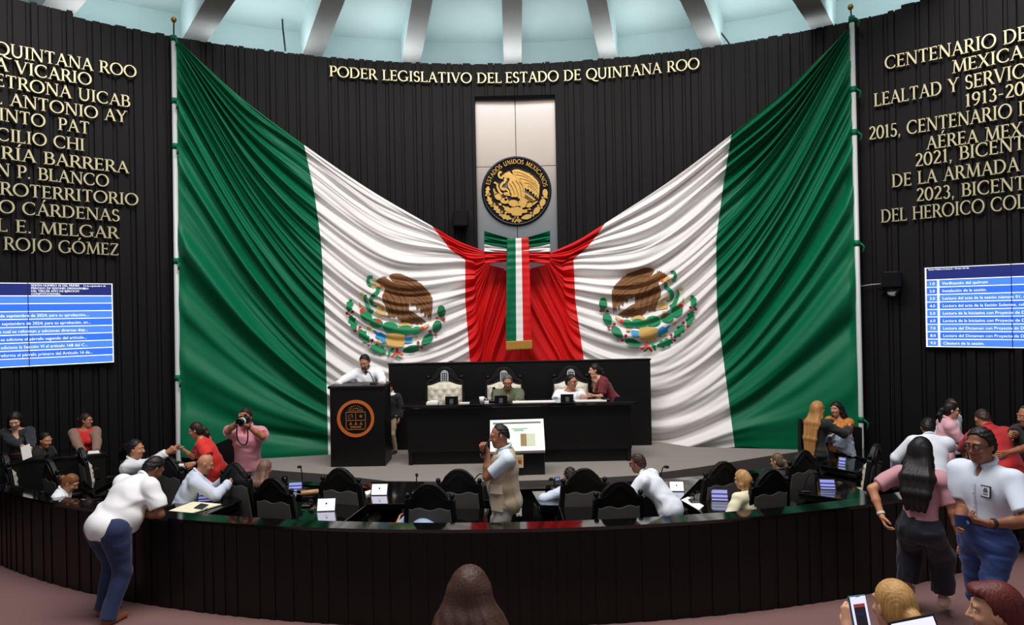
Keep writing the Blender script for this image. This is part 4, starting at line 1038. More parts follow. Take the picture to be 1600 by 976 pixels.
tablet(509, 799, 30, .76, 4, 'tablet with bright white screen on the desk right of the first parapet chair', 0)
tablet(592, 774, 27, .76, -2, 'tablet with bright white screen on the second-row desk under the podium', 0)
tablet(746, 769, 17, .76, -8, 'tablet with white screen beside the vest man, partly hidden by a chair', 0)
tablet(1058, 768, 24, .76, -6, 'tablet with white screen just right of the leaning man in glasses', 0)
tablet(1125, 783, 27, .76, -10, 'tablet with blue list on the desk of the woman in the cream blouse', 1)
tablet(1294, 765, 24, .76, -12, 'tablet with blue list on the right desk with the tall microphone', 1)
tablet(321, 784, 24, .76, 14, 'dim tablet behind the open folder', 1)
tablet(461, 768, 22, .76, 8, 'tablet with blue list by the glass of water', 1)
tablet(1315, 729, 12, .76, -40, 'narrow glowing tablet beside the woman in the embroidered shawl', 1, 24, hk=1.3)
tablet(872, 752, 10, .76, 30, 'small tablet seen edge-on in front of the curly-haired man', 1)
for x, y, l in ((706, 632, 'black desk monitor back in front of the empty tufted chair'), (783, 631, 'black desk monitor back in front of the man in green shirt'), (886, 629, 'black desk monitor back in front of the man in white ringer shirt')):
    o = tablet(x, y + 3, 21, DESKZ, 180, l, 2, 16, 'monitors on the presidium desk', .55)
    o.location.y = 11.42
    o.location.x = P(x, y, 11.42).x
M_foam = mat('microphone_foam', (10, 10, 10), .9)
def mic(base, tip, z, label, D=None, bend=.5, group='gooseneck microphones'):
    b = PZ(base[0], base[1], z)
    if D:
        b = P(base[0], base[1], D); b.z = z
    t = P(tip[0], tip[1], b.y - .03)
    r = empty('microphone', b, 0, label, 'microphone', group); t = t - b
    mb = MB(); mb.box((0, 0, .014), (.12, .14, .028), bev=.01); mb.build('base', M_black, r)
    m1 = Vector((t.x * .2, t.y * .2, t.z * bend)); m2 = Vector((t.x * .6, t.y * .6, t.z * .95))
    pts = [Vector((0, 0, .02)), m1, m2, t]; cur = [Vector(catmull([tuple(q) for q in pts], i / 12)) for i in range(13)]
    mb = MB(); mb.tube(cur, .0075, 6); mb.build('gooseneck', M_black, r, True)
    d = (cur[-1] - cur[-3]).normalized()
    mb = MB(); mb.tube([cur[-1] - d * .02, cur[-1], cur[-1] + d * .03, cur[-1] + d * .045], [.012, .02, .02, .008], 10); mb.build('head', M_foam, r, True)
    return r
mic((303, 777), (279, 722), .76, 'tall gooseneck microphone beside the bald man')
mic((1256, 768), (1272, 738), .76, 'tall thin microphone on the right desk, leaning right')
mic((473, 766), (469, 729), .76, 'gooseneck microphone standing by the glass of water', bend=.6)
mic((480, 790), (485, 782), .76, 'low flat microphone on the desk right of the first parapet chair')
mic((651, 770), (651, 741), .76, 'short gooseneck microphone left of the middle parapet chair')
mic((735, 765), (757, 740), .76, 'gooseneck microphone bent towards the man in the beige vest')
mic((1085, 784), (1083, 772), .76, 'low microphone on the desk of the woman in the cream blouse')
mic((1030, 765), (1040, 729), .76, 'gooseneck microphone rising behind the leaning man in glasses')
mic((1367, 746), (1374, 722), .76, 'gooseneck microphone before the chair at the right')
mic((868, 764), (862, 748), .76, 'small microphone in front of the curly-haired man')
mic((146, 748), (150, 732), .76, 'short microphone on the red-reflecting desk at the left')
mic((584, 601), (573, 581), DZ + ph, 'gooseneck microphone on the podium top', D=11.5)
mic((947, 629), (942, 621), DESKZ, 'small microphone at the right end of the presidium desk', D=11.4)
mic((769, 630), (771, 606), DESKZ, 'thin microphone in front of the man in green shirt', D=11.5)
def sheet_paper(corners, z, label, m=M_paper, th=.004, name='paper_sheet', cat='paper', group=None):
    q = [PZ(x, y, z) for x, y in corners]; c = sum(q, Vector()) / len(q)
    mb = MB(); mb.prism([(v.x - c.x, v.y - c.y) for v in q], 0.001, th)
    o = mb.build(name, m); o.location = (c.x, c.y, z); return tag(o, label, cat, group)
def yz(corners, D0, D1, z): # corners in px x, depth
    return [P(x, 600, d) for x, d in corners]
# open folder with two pages, phone and pen
fo = [(262, 800), (300, 803), (346, 789), (302, 785)]
q = [PZ(x, y, .761) for x, y in fo]; c = sum(q, Vector()) / 4
fol = empty('open_folder', c, 0, 'cream folder lying open on the desk beside the leaning man', 'folder')
mb = MB(); mb.prism([((v.x - c.x) * 1.06, (v.y - c.y) * 1.06) for v in q], 0.0, .006); mb.build('cover', M_dark, fol)
for k in (0, 1):
    h0, h1 = ((q[0], q[3]), ((q[0] + q[1]) / 2, (q[2] + q[3]) / 2)) if k == 0 else (((q[0] + q[1]) / 2, (q[2] + q[3]) / 2), (q[1], q[2]))
    pts = [h0[0], h1[0], h1[1], h0[1]]; mb = MB(); mb.prism([(v.x - c.x, v.y - c.y) for v in pts], .006, .016); mb.build('page', M_cpaper, fol)
sheet_paper([(303, 794), (316, 796), (326, 789), (314, 787)], .778, 'black mobile phone lying on the open folder', M_black, .01, 'mobile_phone', 'phone')
a, b = PZ(318, 798, .785), PZ(324, 793, .785); mb = MB(); mb.tube([a, b], .004, 6); tag(mb.build('pen', M_black, smooth=True), 'short dark pen on the open folder', 'pen')
sheet_paper([(268, 733), (297, 729), (302, 724), (275, 727)], .86, 'open white notebook under the hand of the woman in red dress', th=.02, name='notebook', cat='notebook')
sheet_paper([(137, 709), (156, 708), (154, 704), (138, 705)], top + .001, 'white papers under the hands of the woman in red top', th=.006)
sheet_paper([(356, 741), (372, 739), (366, 733), (352, 735)], .78, 'white paper in front of the bald man', th=.01)
sheet_paper([(572, 775), (584, 771), (580, 767), (570, 770)], .761, 'crumpled white paper left of the tablet under the podium', th=.02)
sheet_paper([(1064, 781), (1092, 797), (1100, 790), (1075, 776)], .762, 'white sheets on the desk of the woman in the cream blouse')
def desk_sheet(x0, x1, d0, d1, label, th=.006, name='paper_sheet', cat='paper', m=M_paper):
    a, b = P(x0, 630, d0), P(x1, 630, d1); mb = MB()
    mb.box(((a.x + b.x) / 2, (d0 + d1) / 2, DESKZ + th / 2 + .001), (b.x - a.x, d1 - d0, th)); return tag(mb.build(name, m), label, cat)
desk_sheet(666, 686, 11.28, 11.5, 'stack of white papers on the presidium desk before the empty chair', .03)
desk_sheet(671, 684, 11.30, 11.48, 'small white booklet on top of the paper stack on the presidium desk', .012, 'booklet', 'booklet').location.z = .032
desk_sheet(718, 734, 11.3, 11.4, 'thin white folded paper beside the left desk monitor', .012)
desk_sheet(757, 764, 11.35, 11.45, 'white napkin beside the coffee cup', .02, 'napkin', 'napkin')
desk_sheet(801, 866, 11.24, 11.44, 'wide white documents spread before the man in green shirt', .012)
desk_sheet(899, 946, 11.26, 11.42, 'white document before the man in white ringer shirt', .012)
cp = P(753, 630, 11.36); cup = empty('coffee_cup', (cp.x, 11.36, DESKZ), 0, 'white coffee cup on the presidium desk left of the man in green shirt', 'cup')
mb = MB(); mb.lathe([(.0, .0), (.032, .0), (.046, .10), (.042, .10), (.03, .012), (.0, .012)], n=20); mb.build('cup_body', M_whitepl, cup, True)
mb = MB(); mb.tube([(.04, 0, .08), (.075, 0, .07), (.07, 0, .035), (.036, 0, .025)], .006, 6); mb.build('handle', M_whitepl, cup, True)
# glass of water, rolled paper on its holder
gp = PZ(445, 762, .76); gl = bpy.data.materials.new('clear_glass'); gl.use_nodes = True; gb = gl.node_tree.nodes['Principled BSDF']
gb.inputs['Transmission Weight'].default_value = 1.0; gb.inputs['Roughness'].default_value = .02; gb.inputs['IOR'].default_value = 1.3
mb = MB(); mb.lathe([(.0, .004), (.03, .004), (.036, .03), (.044, .15), (.041, .15), (.034, .03), (.0, .012)], n=24)
g = empty('water_glass', gp, 0, 'clear glass of water on the second-row desk by a tablet', 'glass'); mb.build('tumbler', gl, g, True)
mb = MB(); mb.lathe([(.0, .014), (.032, .014), (.0385, .09), (.0, .09)], n=20); mb.build('water', gl, g, True)
rp = PZ(484, 775, .80); hold = empty('desk_block', (rp.x, rp.y, .76), 0, 'dark glossy block on the desk under the tan roll', 'block')
mb = MB(); mb.box((0, 0, .03), (.16, .16, .06), bev=.008); mb.build('block_body', M_top, hold)
rl = empty('paper_roll', (rp.x, rp.y, .851), 0, 'tan rolled paper on the dark block by the first parapet chair', 'roll')
mb = MB(); mb.tube([(-.10, -.04, 0), (.10, .04, 0)], .03, 14); mb.build('roll_body', mat('tan_card', (196, 146, 104), .7), rl, True)
mb = MB(); mb.tube([(.098, .0392, 0), (.103, .0412, 0)], .019, 12); mb.build('roll_end', mat('brown_card', (140, 96, 66), .8), rl, True)
# ------------------------------------------------------------------ people: smooth implicit bodies
def Rx(a): return np.array([[1, 0, 0], [0, math.cos(a), -math.sin(a)], [0, math.sin(a), math.cos(a)]])
def Ry(a): return np.array([[math.cos(a), 0, math.sin(a)], [0, 1, 0], [-math.sin(a), 0, math.cos(a)]])
def Rz(a): return np.array([[math.cos(a), -math.sin(a), 0], [math.sin(a), math.cos(a), 0], [0, 0, 1]])
V3 = lambda *a: np.array(a if len(a) > 1 else a[0], float)
def nrm(v): return v / (np.linalg.norm(v) + 1e-12)
class SDF:
    def __init__(s, vox): s.vox = vox; s.ops = []
    def cone(s, a, b, ra, rb, k=.03, m=0, flat=0):
        s.ops.append(('c', V3(a), V3(b), ra, rb, k, m, flat)); return s
    def chain(s, pts, rs, k=.03, m=0):
        for i in range(len(pts) - 1): s.cone(pts[i], pts[i + 1], rs[i], rs[i + 1], k, m)
        return s
    def ell(s, c, rad, R=None, k=.03, m=0): s.ops.append(('e', V3(c), V3(rad), np.eye(3) if R is None else R, k, m)); return s
    def cut(s, p, n): s.ops.append(('x', V3(p), nrm(V3(n)))); return s
    def carve(s, c, rad, R=None, k=.01): s.ops.append(('s', V3(c), V3(rad), np.eye(3) if R is None else R, k)); return s
    def mesh(s, noise=None):
        lo = np.full(3, 1e9); hi = -lo; h = s.vox
        for o in s.ops:
            if o[0] == 'c':
                r = max(o[3], o[4]) + o[5] * .3; lo = np.minimum(lo, np.minimum(o[1], o[2]) - r); hi = np.maximum(hi, np.maximum(o[1], o[2]) + r)
            elif o[0] == 'e':
                r = o[2].max() + o[4] * .3; lo = np.minimum(lo, o[1] - r); hi = np.maximum(hi, o[1] + r)
        lo -= 3 * h; hi += 3 * h
        n = np.ceil((hi - lo) / h).astype(int) + 1
        d = np.full(n, .2, np.float32); mi = np.zeros(n, np.uint8)
        ax = [lo[i] + np.arange(n[i]) * h for i in range(3)]
        for o in s.ops:
            if o[0] == 'x':
                g = (ax[0][:, None, None] - o[1][0]) * o[2][0] + (ax[1][None, :, None] - o[1][1]) * o[2][1] + (ax[2][None, None, :] - o[1][2]) * o[2][2]
                np.maximum(d, g.astype(np.float32), out=d); continue
            if o[0] == 'c': r = max(o[3], o[4]) + o[5] + 2.5 * h; bl, bh = np.minimum(o[1], o[2]) - r, np.maximum(o[1], o[2]) + r; k, m = o[5], o[6]
            elif o[0] == 'e': r = o[2].max() + o[4] + 2.5 * h; bl, bh = o[1] - r, o[1] + r; k, m = o[4], o[5]
            else: r = o[2].max() + o[4] + 2 * h; bl, bh = o[1] - r, o[1] + r; k, m = o[4], 0
            i0 = np.clip(np.floor((bl - lo) / h).astype(int), 0, n - 1); i1 = np.clip(np.ceil((bh - lo) / h).astype(int) + 1, 1, n)
            sl = tuple(slice(a, b) for a, b in zip(i0, i1))
            x = ax[0][sl[0]][:, None, None]; y = ax[1][sl[1]][None, :, None]; z = ax[2][sl[2]][None, None, :]
            if o[0] == 'c':
                a, b = o[1], o[2]; ba = b - a; L2 = ba.dot(ba) + 1e-12
                px, py, pz = x - a[0], y - a[1], z - a[2]
                t0 = (px * ba[0] + py * ba[1] + pz * ba[2]) / L2; t = np.clip(t0, 0, 1)
                q = np.sqrt((px - ba[0] * t) ** 2 + (py - ba[1] * t) ** 2 + (pz - ba[2] * t) ** 2) - (o[3] + (o[4] - o[3]) * t)
                if o[7]: q = np.maximum(q, (t0 - 1) * math.sqrt(L2))
            else:
                R = o[3]; px, py, pz = x - o[1][0], y - o[1][1], z - o[1][2]
                u = [(px * R[0, i] + py * R[1, i] + pz * R[2, i]) / o[2][i] for i in range(3)]
                k0 = np.sqrt(u[0] ** 2 + u[1] ** 2 + u[2] ** 2); k1 = np.sqrt(sum((u[i] / o[2][i]) ** 2 for i in range(3))) + 1e-9
                q = k0 * (k0 - 1) / k1
            q = q.astype(np.float32); D = d[sl]
            if o[0] == 's':
                q = -q; hh = np.maximum(k - np.abs(D - q), 0) / k; d[sl] = np.maximum(D, q) + hh * hh * k * .25; continue
            near = q < D; M = mi[sl]; M[near] = m
            hh = np.maximum(k - np.abs(D - q), 0) / k; d[sl] = np.minimum(D, q) - hh * hh * k * .25
        if noise is not None:
            X, Y, Z = np.meshgrid(*[a.astype(np.float32) for a in ax], indexing='ij'); d += noise(X, Y, Z)
        return nets(d, lo, h, mi)
CRN = np.array([[i & 1, (i >> 1) & 1, (i >> 2) & 1] for i in range(8)])
EDG = [(a, b) for a in range(8) for b in range(a + 1, 8) if bin(a ^ b).count('1') == 1]
def nets(d, lo, h, mi):
    s = d < 0; n = np.array(d.shape)
    cnt = sum(s[c[0]:n[0] - 1 + c[0], c[1]:n[1] - 1 + c[1], c[2]:n[2] - 1 + c[2]].astype(np.int8) for c in CRN)
    act = (cnt > 0) & (cnt < 8); idx = np.argwhere(act)
    if len(idx) == 0: return np.zeros((0, 3)), np.zeros((0, 4), int), np.zeros(0, int)
    dv = np.stack([d[idx[:, 0] + c[0], idx[:, 1] + c[1], idx[:, 2] + c[2]] for c in CRN], 1)
    pos = np.zeros((len(idx), 3)); num = np.zeros(len(idx))
    for a, b in EDG:
        m = (dv[:, a] < 0) != (dv[:, b] < 0); t = np.where(m, dv[:, a] / np.where(m, dv[:, a] - dv[:, b], 1), 0)
        pos += m[:, None] * (CRN[a] + (CRN[b] - CRN[a]) * t[:, None]); num += m
    v = lo + h * (idx + pos / num[:, None])
    vid = np.full(act.shape, -1, np.int64); vid[tuple(idx.T)] = np.arange(len(idx))
    fs = []; ms = []
    for a in range(3):
        b, c = (a + 1) % 3, (a + 2) % 3
        s0 = [slice(1, -1)] * 3; s1 = [slice(1, -1)] * 3; s0[a] = slice(0, -1); s1[a] = slice(1, None)
        A, B = s[tuple(s0)], s[tuple(s1)]; e = np.argwhere(A != B)
        if len(e) == 0: continue
        off = np.ones(3, int); off[a] = 0; e = e + off
        inside = s[tuple(e.T)]
        def cell(db, dc):
            q = e.copy(); q[:, b] += db; q[:, c] += dc; return vid[tuple(q.T)]
        f = np.stack([cell(-1, -1), cell(0, -1), cell(0, 0), cell(-1, 0)], 1)
        f[~inside] = f[~inside][:, ::-1]; fs.append(f)
        q = e.copy(); q[:, a] += np.where(inside, 0, 1); ms.append(mi[tuple(q.T)])
    return v, np.concatenate(fs), np.concatenate(ms)
def np_mesh(name, parts, scale=1.0):
    V = []; F_ = []; M = []; n = 0
    for v, f, m in parts: V.append(v * scale); F_.append(f + n); M.append(m); n += len(v)
    V = np.concatenate(V); F_ = np.concatenate(F_); M = np.concatenate(M)
    me = bpy.data.meshes.new(name); me.vertices.add(len(V)); me.vertices.foreach_set('co', V.astype(np.float32).ravel())
    me.loops.add(F_.size); me.loops.foreach_set('vertex_index', F_.astype(np.int32).ravel())
    me.polygons.add(len(F_)); me.polygons.foreach_set('loop_start', np.arange(0, F_.size, 4, dtype=np.int32)); me.polygons.foreach_set('loop_total', np.full(len(F_), 4, np.int32))
    me.polygons.foreach_set('material_index', M.astype(np.int32)); me.polygons.foreach_set('use_smooth', np.ones(len(F_), bool))
    me.update(calc_edges=True); me.validate(); return me
def wrinkle(amp, seed, f=26, sx=1.0):
    r = np.random.default_rng(seed); A = r.normal(size=(4, 3)) * f * .5; ph = r.uniform(0, 6.28, 4)
    A[:, 2] *= 1.3
    def fn(X, Y, Z):
        w = np.sin(A[0, 0] * X + A[0, 1] * Y + A[0, 2] * Z + ph[0]); u = np.sin(A[1, 0] * X + A[1, 1] * Y + A[1, 2] * Z + ph[1] + 1.6 * w)
        q = np.sin(1.7 * (A[2, 0] * X + A[2, 1] * Y + A[2, 2] * Z) + ph[2] + 1.8 * u)
        return (amp * (.5 * u + .6 * q * (.5 + .5 * w))).astype(np.float32)
    return fn
def ik(a, tgt, l1, l2, hint):
    d = tgt - a; L = np.linalg.norm(d); L2 = min(L, (l1 + l2) * .995); u = nrm(d)
    t = a + u * L2; x = (l1 * l1 - l2 * l2 + L2 * L2) / (2 * L2); h = math.sqrt(max(l1 * l1 - x * x, 0))
    n = V3(hint) - u * u.dot(V3(hint)); return a + u * x + nrm(n) * h, t
SK = {'light': (214, 160, 130), 'mid': (184, 126, 94), 'tan': (160, 104, 74), 'brown': (132, 82, 56)}
M_lip, M_eyew, M_eyed = mat('lips', (158, 84, 76), .5), mat('eye_white', (224, 218, 212), .3), mat('eye_dark', (28, 18, 14), .2)
def skin(k): return mat('skin_' + k, SK[k], .5, noise=.06, nscale=14)
def hairm(rgb): return mat('hair_%d_%d_%d' % rgb, rgb, .5, noise=.55, nscale=5, stretch=(7, 7, .8), bump=.22, bscale=26, spec=.35)
def cloth(rgb, nm='cloth', rough=.8): return mat('%s_%d_%d_%d' % ((nm,) + tuple(rgb)), rgb, rough, sheen=.15, bump=.12, bscale=220)

def hand(sd, wrist, d, n, side, curl=.35, thumb=.5, r0=1.0):
    """palm and five fingers; d: finger direction, n: palm normal, side: +1 if the thumb lies towards +cross(d,n)"""
    d = nrm(d); n = nrm(n - d * d.dot(n)); t = np.cross(d, n) * side
    for i, o in enumerate((.030, .010, -.010, -.029)):
        L = (.088, .092, .088, .08)[i]; k = wrist + d * L + t * o
        sd.cone(wrist + t * o * .55 + d * .005, k, .0165, .0125, .014)
    for i, o in enumerate((.030, .010, -.010, -.029)):
        L = (.088, .092, .088, .08)[i]; p = wrist + d * L + t * o * 1.08; ang = 0; fl = (.072, .08, .075, .058)[i]
        for j, fr_ in enumerate((.45, .32, .23)):
            ang += curl * (1.0, 1.15, .8)[j] + .03 * i * curl
            q = p + (d * math.cos(ang) + n * math.sin(ang)) * fl * fr_ + t * o * .06
            sd.cone(p, q, (.0100, .0092, .0086)[j], (.0092, .0086, .0074)[j], .003); p = q
    b = wrist + d * .022 + t * .026 + n * .004
    q1 = b + nrm(d * .65 + t * .75 + n * .25 * (1 + curl)) * .042; q2 = q1 + nrm(d * (.9) + t * (.45 - thumb * .5) + n * (.25 + curl * .5)) * .032; q3 = q2 + nrm(d + t * (.2 - thumb * .6) + n * (.2 + curl * .5)) * .026
    sd.cone(b, q1, .0165, .0125, .012); sd.cone(q1, q2, .0125, .0105, .004); sd.cone(q2, q3, .0105, .0085, .004)

def person(label, top, D, floor, face, sit=False, h=None, lean=0, side=0, twist=0, head=(0, 0, 0), b=1.0, f=False, skn='mid',
           hair=('short', (24, 18, 16)), shirt=(236, 236, 236), sleeve='short', neck='collar', trousers=(30, 34, 50), shoes=(30, 24, 22),
           LH=None, RH=None, LE=(-.5, -.5, -.6), RE=(.5, -.5, -.6), lcurl=.35, rcurl=.35, ln=None, rn=None, ld=None, rd=None, LF=None, RF=None, pelv=(0, 0), over=None,
           glasses=False, beard=False, hem=.0, tuck=False, smile=False, watch=None, skirt=None, vox=1.0, beltc=None, legw=1.0, extra=None, hatch=None, seat_h=.47, bust=1.0, group=None, pinned=True):
    S_ = 1.0
    hipz = (seat_h + .09) if sit else .93
    le = math.radians(lean); tw = math.radians(-twist); sd_ = math.radians(side)
    pel = V3(pelv[0], pelv[1], hipz)
    R0 = Rz(tw * .3) @ Ry(sd_ * .5) @ Rx(-le * .7); R1 = Rz(tw) @ Ry(sd_) @ Rx(-le)
    wst = pel + R0 @ V3(0, 0, .16); chs = wst + R1 @ V3(0, 0, .17); nkb = chs + R1 @ V3(0, -.012, .205)
    sw = .172 if f else .195; sw *= (1 + (b - 1) * .35)
    sh = [nkb + R1 @ V3(s * sw, .0, -.055) for s in (-1, 1)]
    hp = [pel + R0 @ V3(s * .095 * (1 + (b - 1) * .3), 0, -.02) for s in (-1, 1)]
    hy, hpitch, hroll = [math.radians(v) for v in head]
    Rh = Rz(-hy) @ Ry(hroll) @ Rx(-hpitch)
    nv = nrm(R1 @ V3(0, .25, 1) + Rh @ V3(0, .1, 1)); hb = nkb + nv * .085; hc = hb + Rh @ V3(0, .025, .085)
    htop = hc + Rh @ V3(0, -.01, .128)
    # scale and place so that the crown lands where the photograph has it
    az = math.radians(face); tgt = P(top[0], top[1], D)
    S_ = (tgt.z - floor) / htop[2] if h is None else h / 1.76
    rot = Rz(-az); off = rot @ (htop * S_)
    loc = V3(tgt.x - off[0], tgt.y - off[1], floor)
    def tolocal(w): return (rot.T @ (V3(w) - loc)) / S_
    def tgtv(t, default):
        if t is None: return default
        if t[0] == 'px': return tolocal(P(t[1], t[2], t[3]))
        return V3(t)
    hand_t = [tgtv(LH, sh[0] + R1 @ V3(-.07, .03, 0) + V3(0, .03, -.53)), tgtv(RH, sh[1] + R1 @ V3(.07, .03, 0) + V3(0, .03, -.53))]
    wr = []; el = []
    for i, (hn, t) in enumerate(zip((LE, RE), hand_t)):
        e, w = ik(sh[i], t, .30, .262, hn); el.append(e); wr.append(w)
    if sit: ft = [tgtv(LF, V3(-.13, pelv[1] + .46, .085)), tgtv(RF, V3(.13, pelv[1] + .46, .085))]
    else: ft = [tgtv(LF, V3(-.11, 0, .085)), tgtv(RF, V3(.11, 0, .085))]
    kn = []; an = []
    for i in (0, 1):
        k_, a_ = ik(hp[i], ft[i], .435, .43, V3((-.1, .1)[i], 1, .25 if sit else 0)); kn.append(k_); an.append(a_)
    toes = [V3(0, 1, 0) if a_[2] < .3 else V3(0, .8, -.6) for a_ in an]
    sk = skin(skn); hm = hairm(hair[1])
    bb = 1 + (b - 1) * .8
    def torso(s, g, k=.05, lo=True):
        if lo: e_ = g + (.016 if g > .015 else 0); s.ell(pel + R0 @ V3(0, -.012, -.01), ((.160 if not f else .170) * (1 + (b - 1) * .5) + e_, .118 * bb + e_, .135 + e_), R0, k)
        s.ell(wst, ((.142 if not f else .128) * bb + g, .104 * bb + g, .15 + g), R0, k)
        if b > 1.12: s.ell(wst + R1 @ V3(0, .10 * (b - 1) * 1.6, .0), (.15 * b + g, .115 * b + g, .16 + g), R1, k)
        s.ell(chs + R1 @ V3(0, 0, .02), ((.165 if not f else .146) * (1 + (b - 1) * .6) + g, .112 * bb + g, .185 + g), R1, k)
        s.cone(sh[0] + R1 @ V3(.035, 0, -.01), sh[1] + R1 @ V3(-.035, 0, -.01), .062 + g, .062 + g, k)
        s.cone(nkb + R1 @ V3(0, 0, -.01), sh[0] + R1 @ V3(.05, 0, .012), .05 + g, .048 + g, k); s.cone(nkb + R1 @ V3(0, 0, -.01), sh[1] + R1 @ V3(-.05, 0, .012), .05 + g, .048 + g, k)
        if f:
            for sx in (-1, 1): s.ell(chs + R1 @ V3(sx * .068, .082, .0), (.064 * bust + g, .056 * bust + g, .066 * bust + g), R1, .04)
    # --- body
    bd = SDF(.0125 * vox); torso(bd, -.004)
    bd.cone(nkb + R1 @ V3(0, 0, -.03), hb, .056, .051, .04)
    for i in (0, 1):
        bd.cone(sh[i], el[i], .052 * (1 + (b - 1) * .4), .041, .05); bd.cone(el[i], el[i] * .6 + wr[i] * .4, .042, .042 if not f else .038, .02); bd.cone(el[i] * .6 + wr[i] * .4, wr[i], .041 if not f else .036, .027, .02)
        bd.cone(hp[i], kn[i], .082 * (1 + (b - 1) * .4), .054, .05); bd.cone(kn[i], kn[i] * .65 + an[i] * .35, .055, .055, .02); bd.cone(kn[i] * .65 + an[i] * .35, an[i], .055, .036, .03)
        bd.cone(an[i], an[i] + toes[i] * .14 + V3(0, 0, -.05), .038, .026, .02)
    parts = [bd.mesh()]
    for i in (0, 1):
        hs = SDF(.0048 * min(vox, 1.1)); fd = (wr[i] - el[i]); dd = (ld, rd)[i]; fd = nrm(fd) if dd is None else nrm(V3(dd))
        nn = (ln, rn)[i]; nn = (V3((1, -1)[i], .1, -.1) if nn is None else V3(nn))
        hs.cone(wr[i] - nrm(wr[i] - el[i]) * .05, wr[i] + fd * .012, .0275, .024, .01)
        c_ = np.cross(fd, nrm(nn - fd * fd.dot(nn))); up_ = 1 if (i == 0) else -1
        hand(hs, wr[i], fd, nn, up_, (lcurl, rcurl)[i]); parts.append(hs.mesh())
    hd = SDF(.0058 * min(vox, 1.0))
    o = lambda x, y, z: hc + Rh @ V3(x, y, z)
    hd.ell(o(0, -.012, .025), (.074, .094, .100), Rh, .02); hd.ell(o(0, .030, -.045), (.056, .060, .072), Rh, .045); hd.ell(o(0, .052, -.095), (.028, .026, .022), Rh, .04)
    hd.cone(hb - (hb - nkb) * .35, hb + (hc - hb) * .35, .053, .050, .03)
    hd.cone(o(0, .086, .022), o(0, .108, -.022), .008, .013, .014); hd.ell(o(-.012, .096, -.024), (.009, .010, .008), Rh, .008); hd.ell(o(.012, .096, -.024), (.009, .010, .008), Rh, .008)
    hd.cone(o(-.045, .076, .036), o(.045, .076, .036), .010, .010, .02)
    for sx in (-1, 1):
        hd.carve(o(sx * .031, .094, .014), (.018, .012, .012), Rh, .012)
        hd.ell(o(sx * .040, .068, -.024), (.022, .016, .018), Rh, .02)
        hd.ell(o(sx * .077, -.004, .0), (.010, .020, .031), Rh @ Rz(sx * .35), .008)
        hd.ell(o(sx * .031, .0775, .013), (.0135, .0095, .0085), Rh, .003, 2); hd.ell(o(sx * .031, .0835, .012), (.0058, .0048, .0060), Rh, .001, 3)
        hd.cone(o(sx * .016, .087, .037), o(sx * .050, .077, .038), .0052, .0038, .003, 4)
    if smile: hd.cone(o(-.026, .076, -.056), o(.026, .076, -.056), .007, .007, .004, 2); hd.cone(o(-.027, .080, -.065), o(.027, .080, -.065), .006, .006, .004, 1)
    else:
        hd.cone(o(-.020, .083, -.056), o(.020, .083, -.056), .0065, .0065, .004, 1); hd.cone(o(-.015, .083, -.066), o(.015, .083, -.066), .0075, .0075, .004, 1)
    if beard:
        hd.ell(o(0, .050, -.098), (.046, .034, .026), Rh, .012, 4)
        for sx in (-1, 1): hd.ell(o(sx * .060, .020, -.055), (.012, .030, .045), Rh, .012, 4); hd.ell(o(sx * .028, .083, -.078), (.016, .010, .026), Rh, .008, 4)
        hd.cone(o(-.024, .088, -.043), o(.024, .088, -.043), .006, .006, .004, 4)
    parts.append(hd.mesh())
    me = np_mesh('person', parts, S_)
    body = link('person', me, None, [sk, M_lip, M_eyew, M_eyed, hm])
    body.location = loc; body.rotation_euler = (0, 0, -az); tag(body, label, 'person', group)
    add = lambda nm, s, m, noise=None, lab=None: _add(nm, s, m, noise, lab)
    def _add(nm, s, m, noise, lab):
        q = link(nm, np_mesh(nm, [s.mesh(noise)], S_), body, m)
        if lab: q['label'] = lab
        return q
    # --- hair
    kind = hair[0]
    if kind != 'bald':
        hs = SDF(.0075 * min(vox, 1.0))
        vol = {'short': .010, 'crop': .005, 'curly': .016, 'long': .016, 'tied': .008, 'bun': .009, 'swept': .018, 'bob': .018}[kind]
        hs.ell(o(0, -.016, .032), (.076 + vol, .094 + vol, .098 + vol), Rh, .02)
        if kind in ('short', 'curly', 'swept', 'crop'):
            hs.ell(o(0, -.05, -.02), (.068 + vol * .7, .056 + vol, .07), Rh, .03)
            hs.cut(o(0, .052, .094), Rh @ V3(0, .80, -.60)) if kind != 'crop' else hs.cut(o(0, .026, .104), Rh @ V3(0, .78, -.62))
            for sx in (-1, 1): hs.ell(o(sx * .074, .002, .024), (.008, .014, .034), Rh, .01)
            if kind == 'swept': hs.ell(o(0, .06, .10), (.055, .04, .03), Rh @ Rx(.4), .03)
        else:
            hs.ell(o(0, -.05, -.02), (.070 + vol * .7, .056 + vol, .08), Rh, .03)
            hs.cut(o(0, .070, .086), Rh @ V3(0, .84, -.54))
            if kind == 'long':
                ln_ = hair[2] if len(hair) > 2 else .36; wf = hair[3] if len(hair) > 3 else 1.0
                bk = lambda x, y, z: nkb + R1 @ V3(x, y, z)
                tb = o(0, -.075, -.02)
                for x in (-.06, -.02, .02, .06):
                    hs.chain([o(x * .9, -.055, .03), o(x * 1.15, -.075, -.10), bk(x * 1.5 * wf, -.125 * bb, -.05), bk(x * 1.5 * wf * wf, -.150 * bb, -.05 - ln_ * .5), bk(x * 1.2 * wf, -.150 * bb, -.05 - ln_)], [.046, .050 * wf, .042 * wf, .036 * wf, .018], .03)
                for sx in (-1, 1): hs.chain([o(sx * .068, -.01, .05), o(sx * .084, -.012, -.05), o(sx * .094, -.03, -.12), bk(sx * .12, -.09, -.06), bk(sx * .11, -.13, -.14)], [.022, .024, .028, .032, .026], .025)
            elif kind == 'bob':
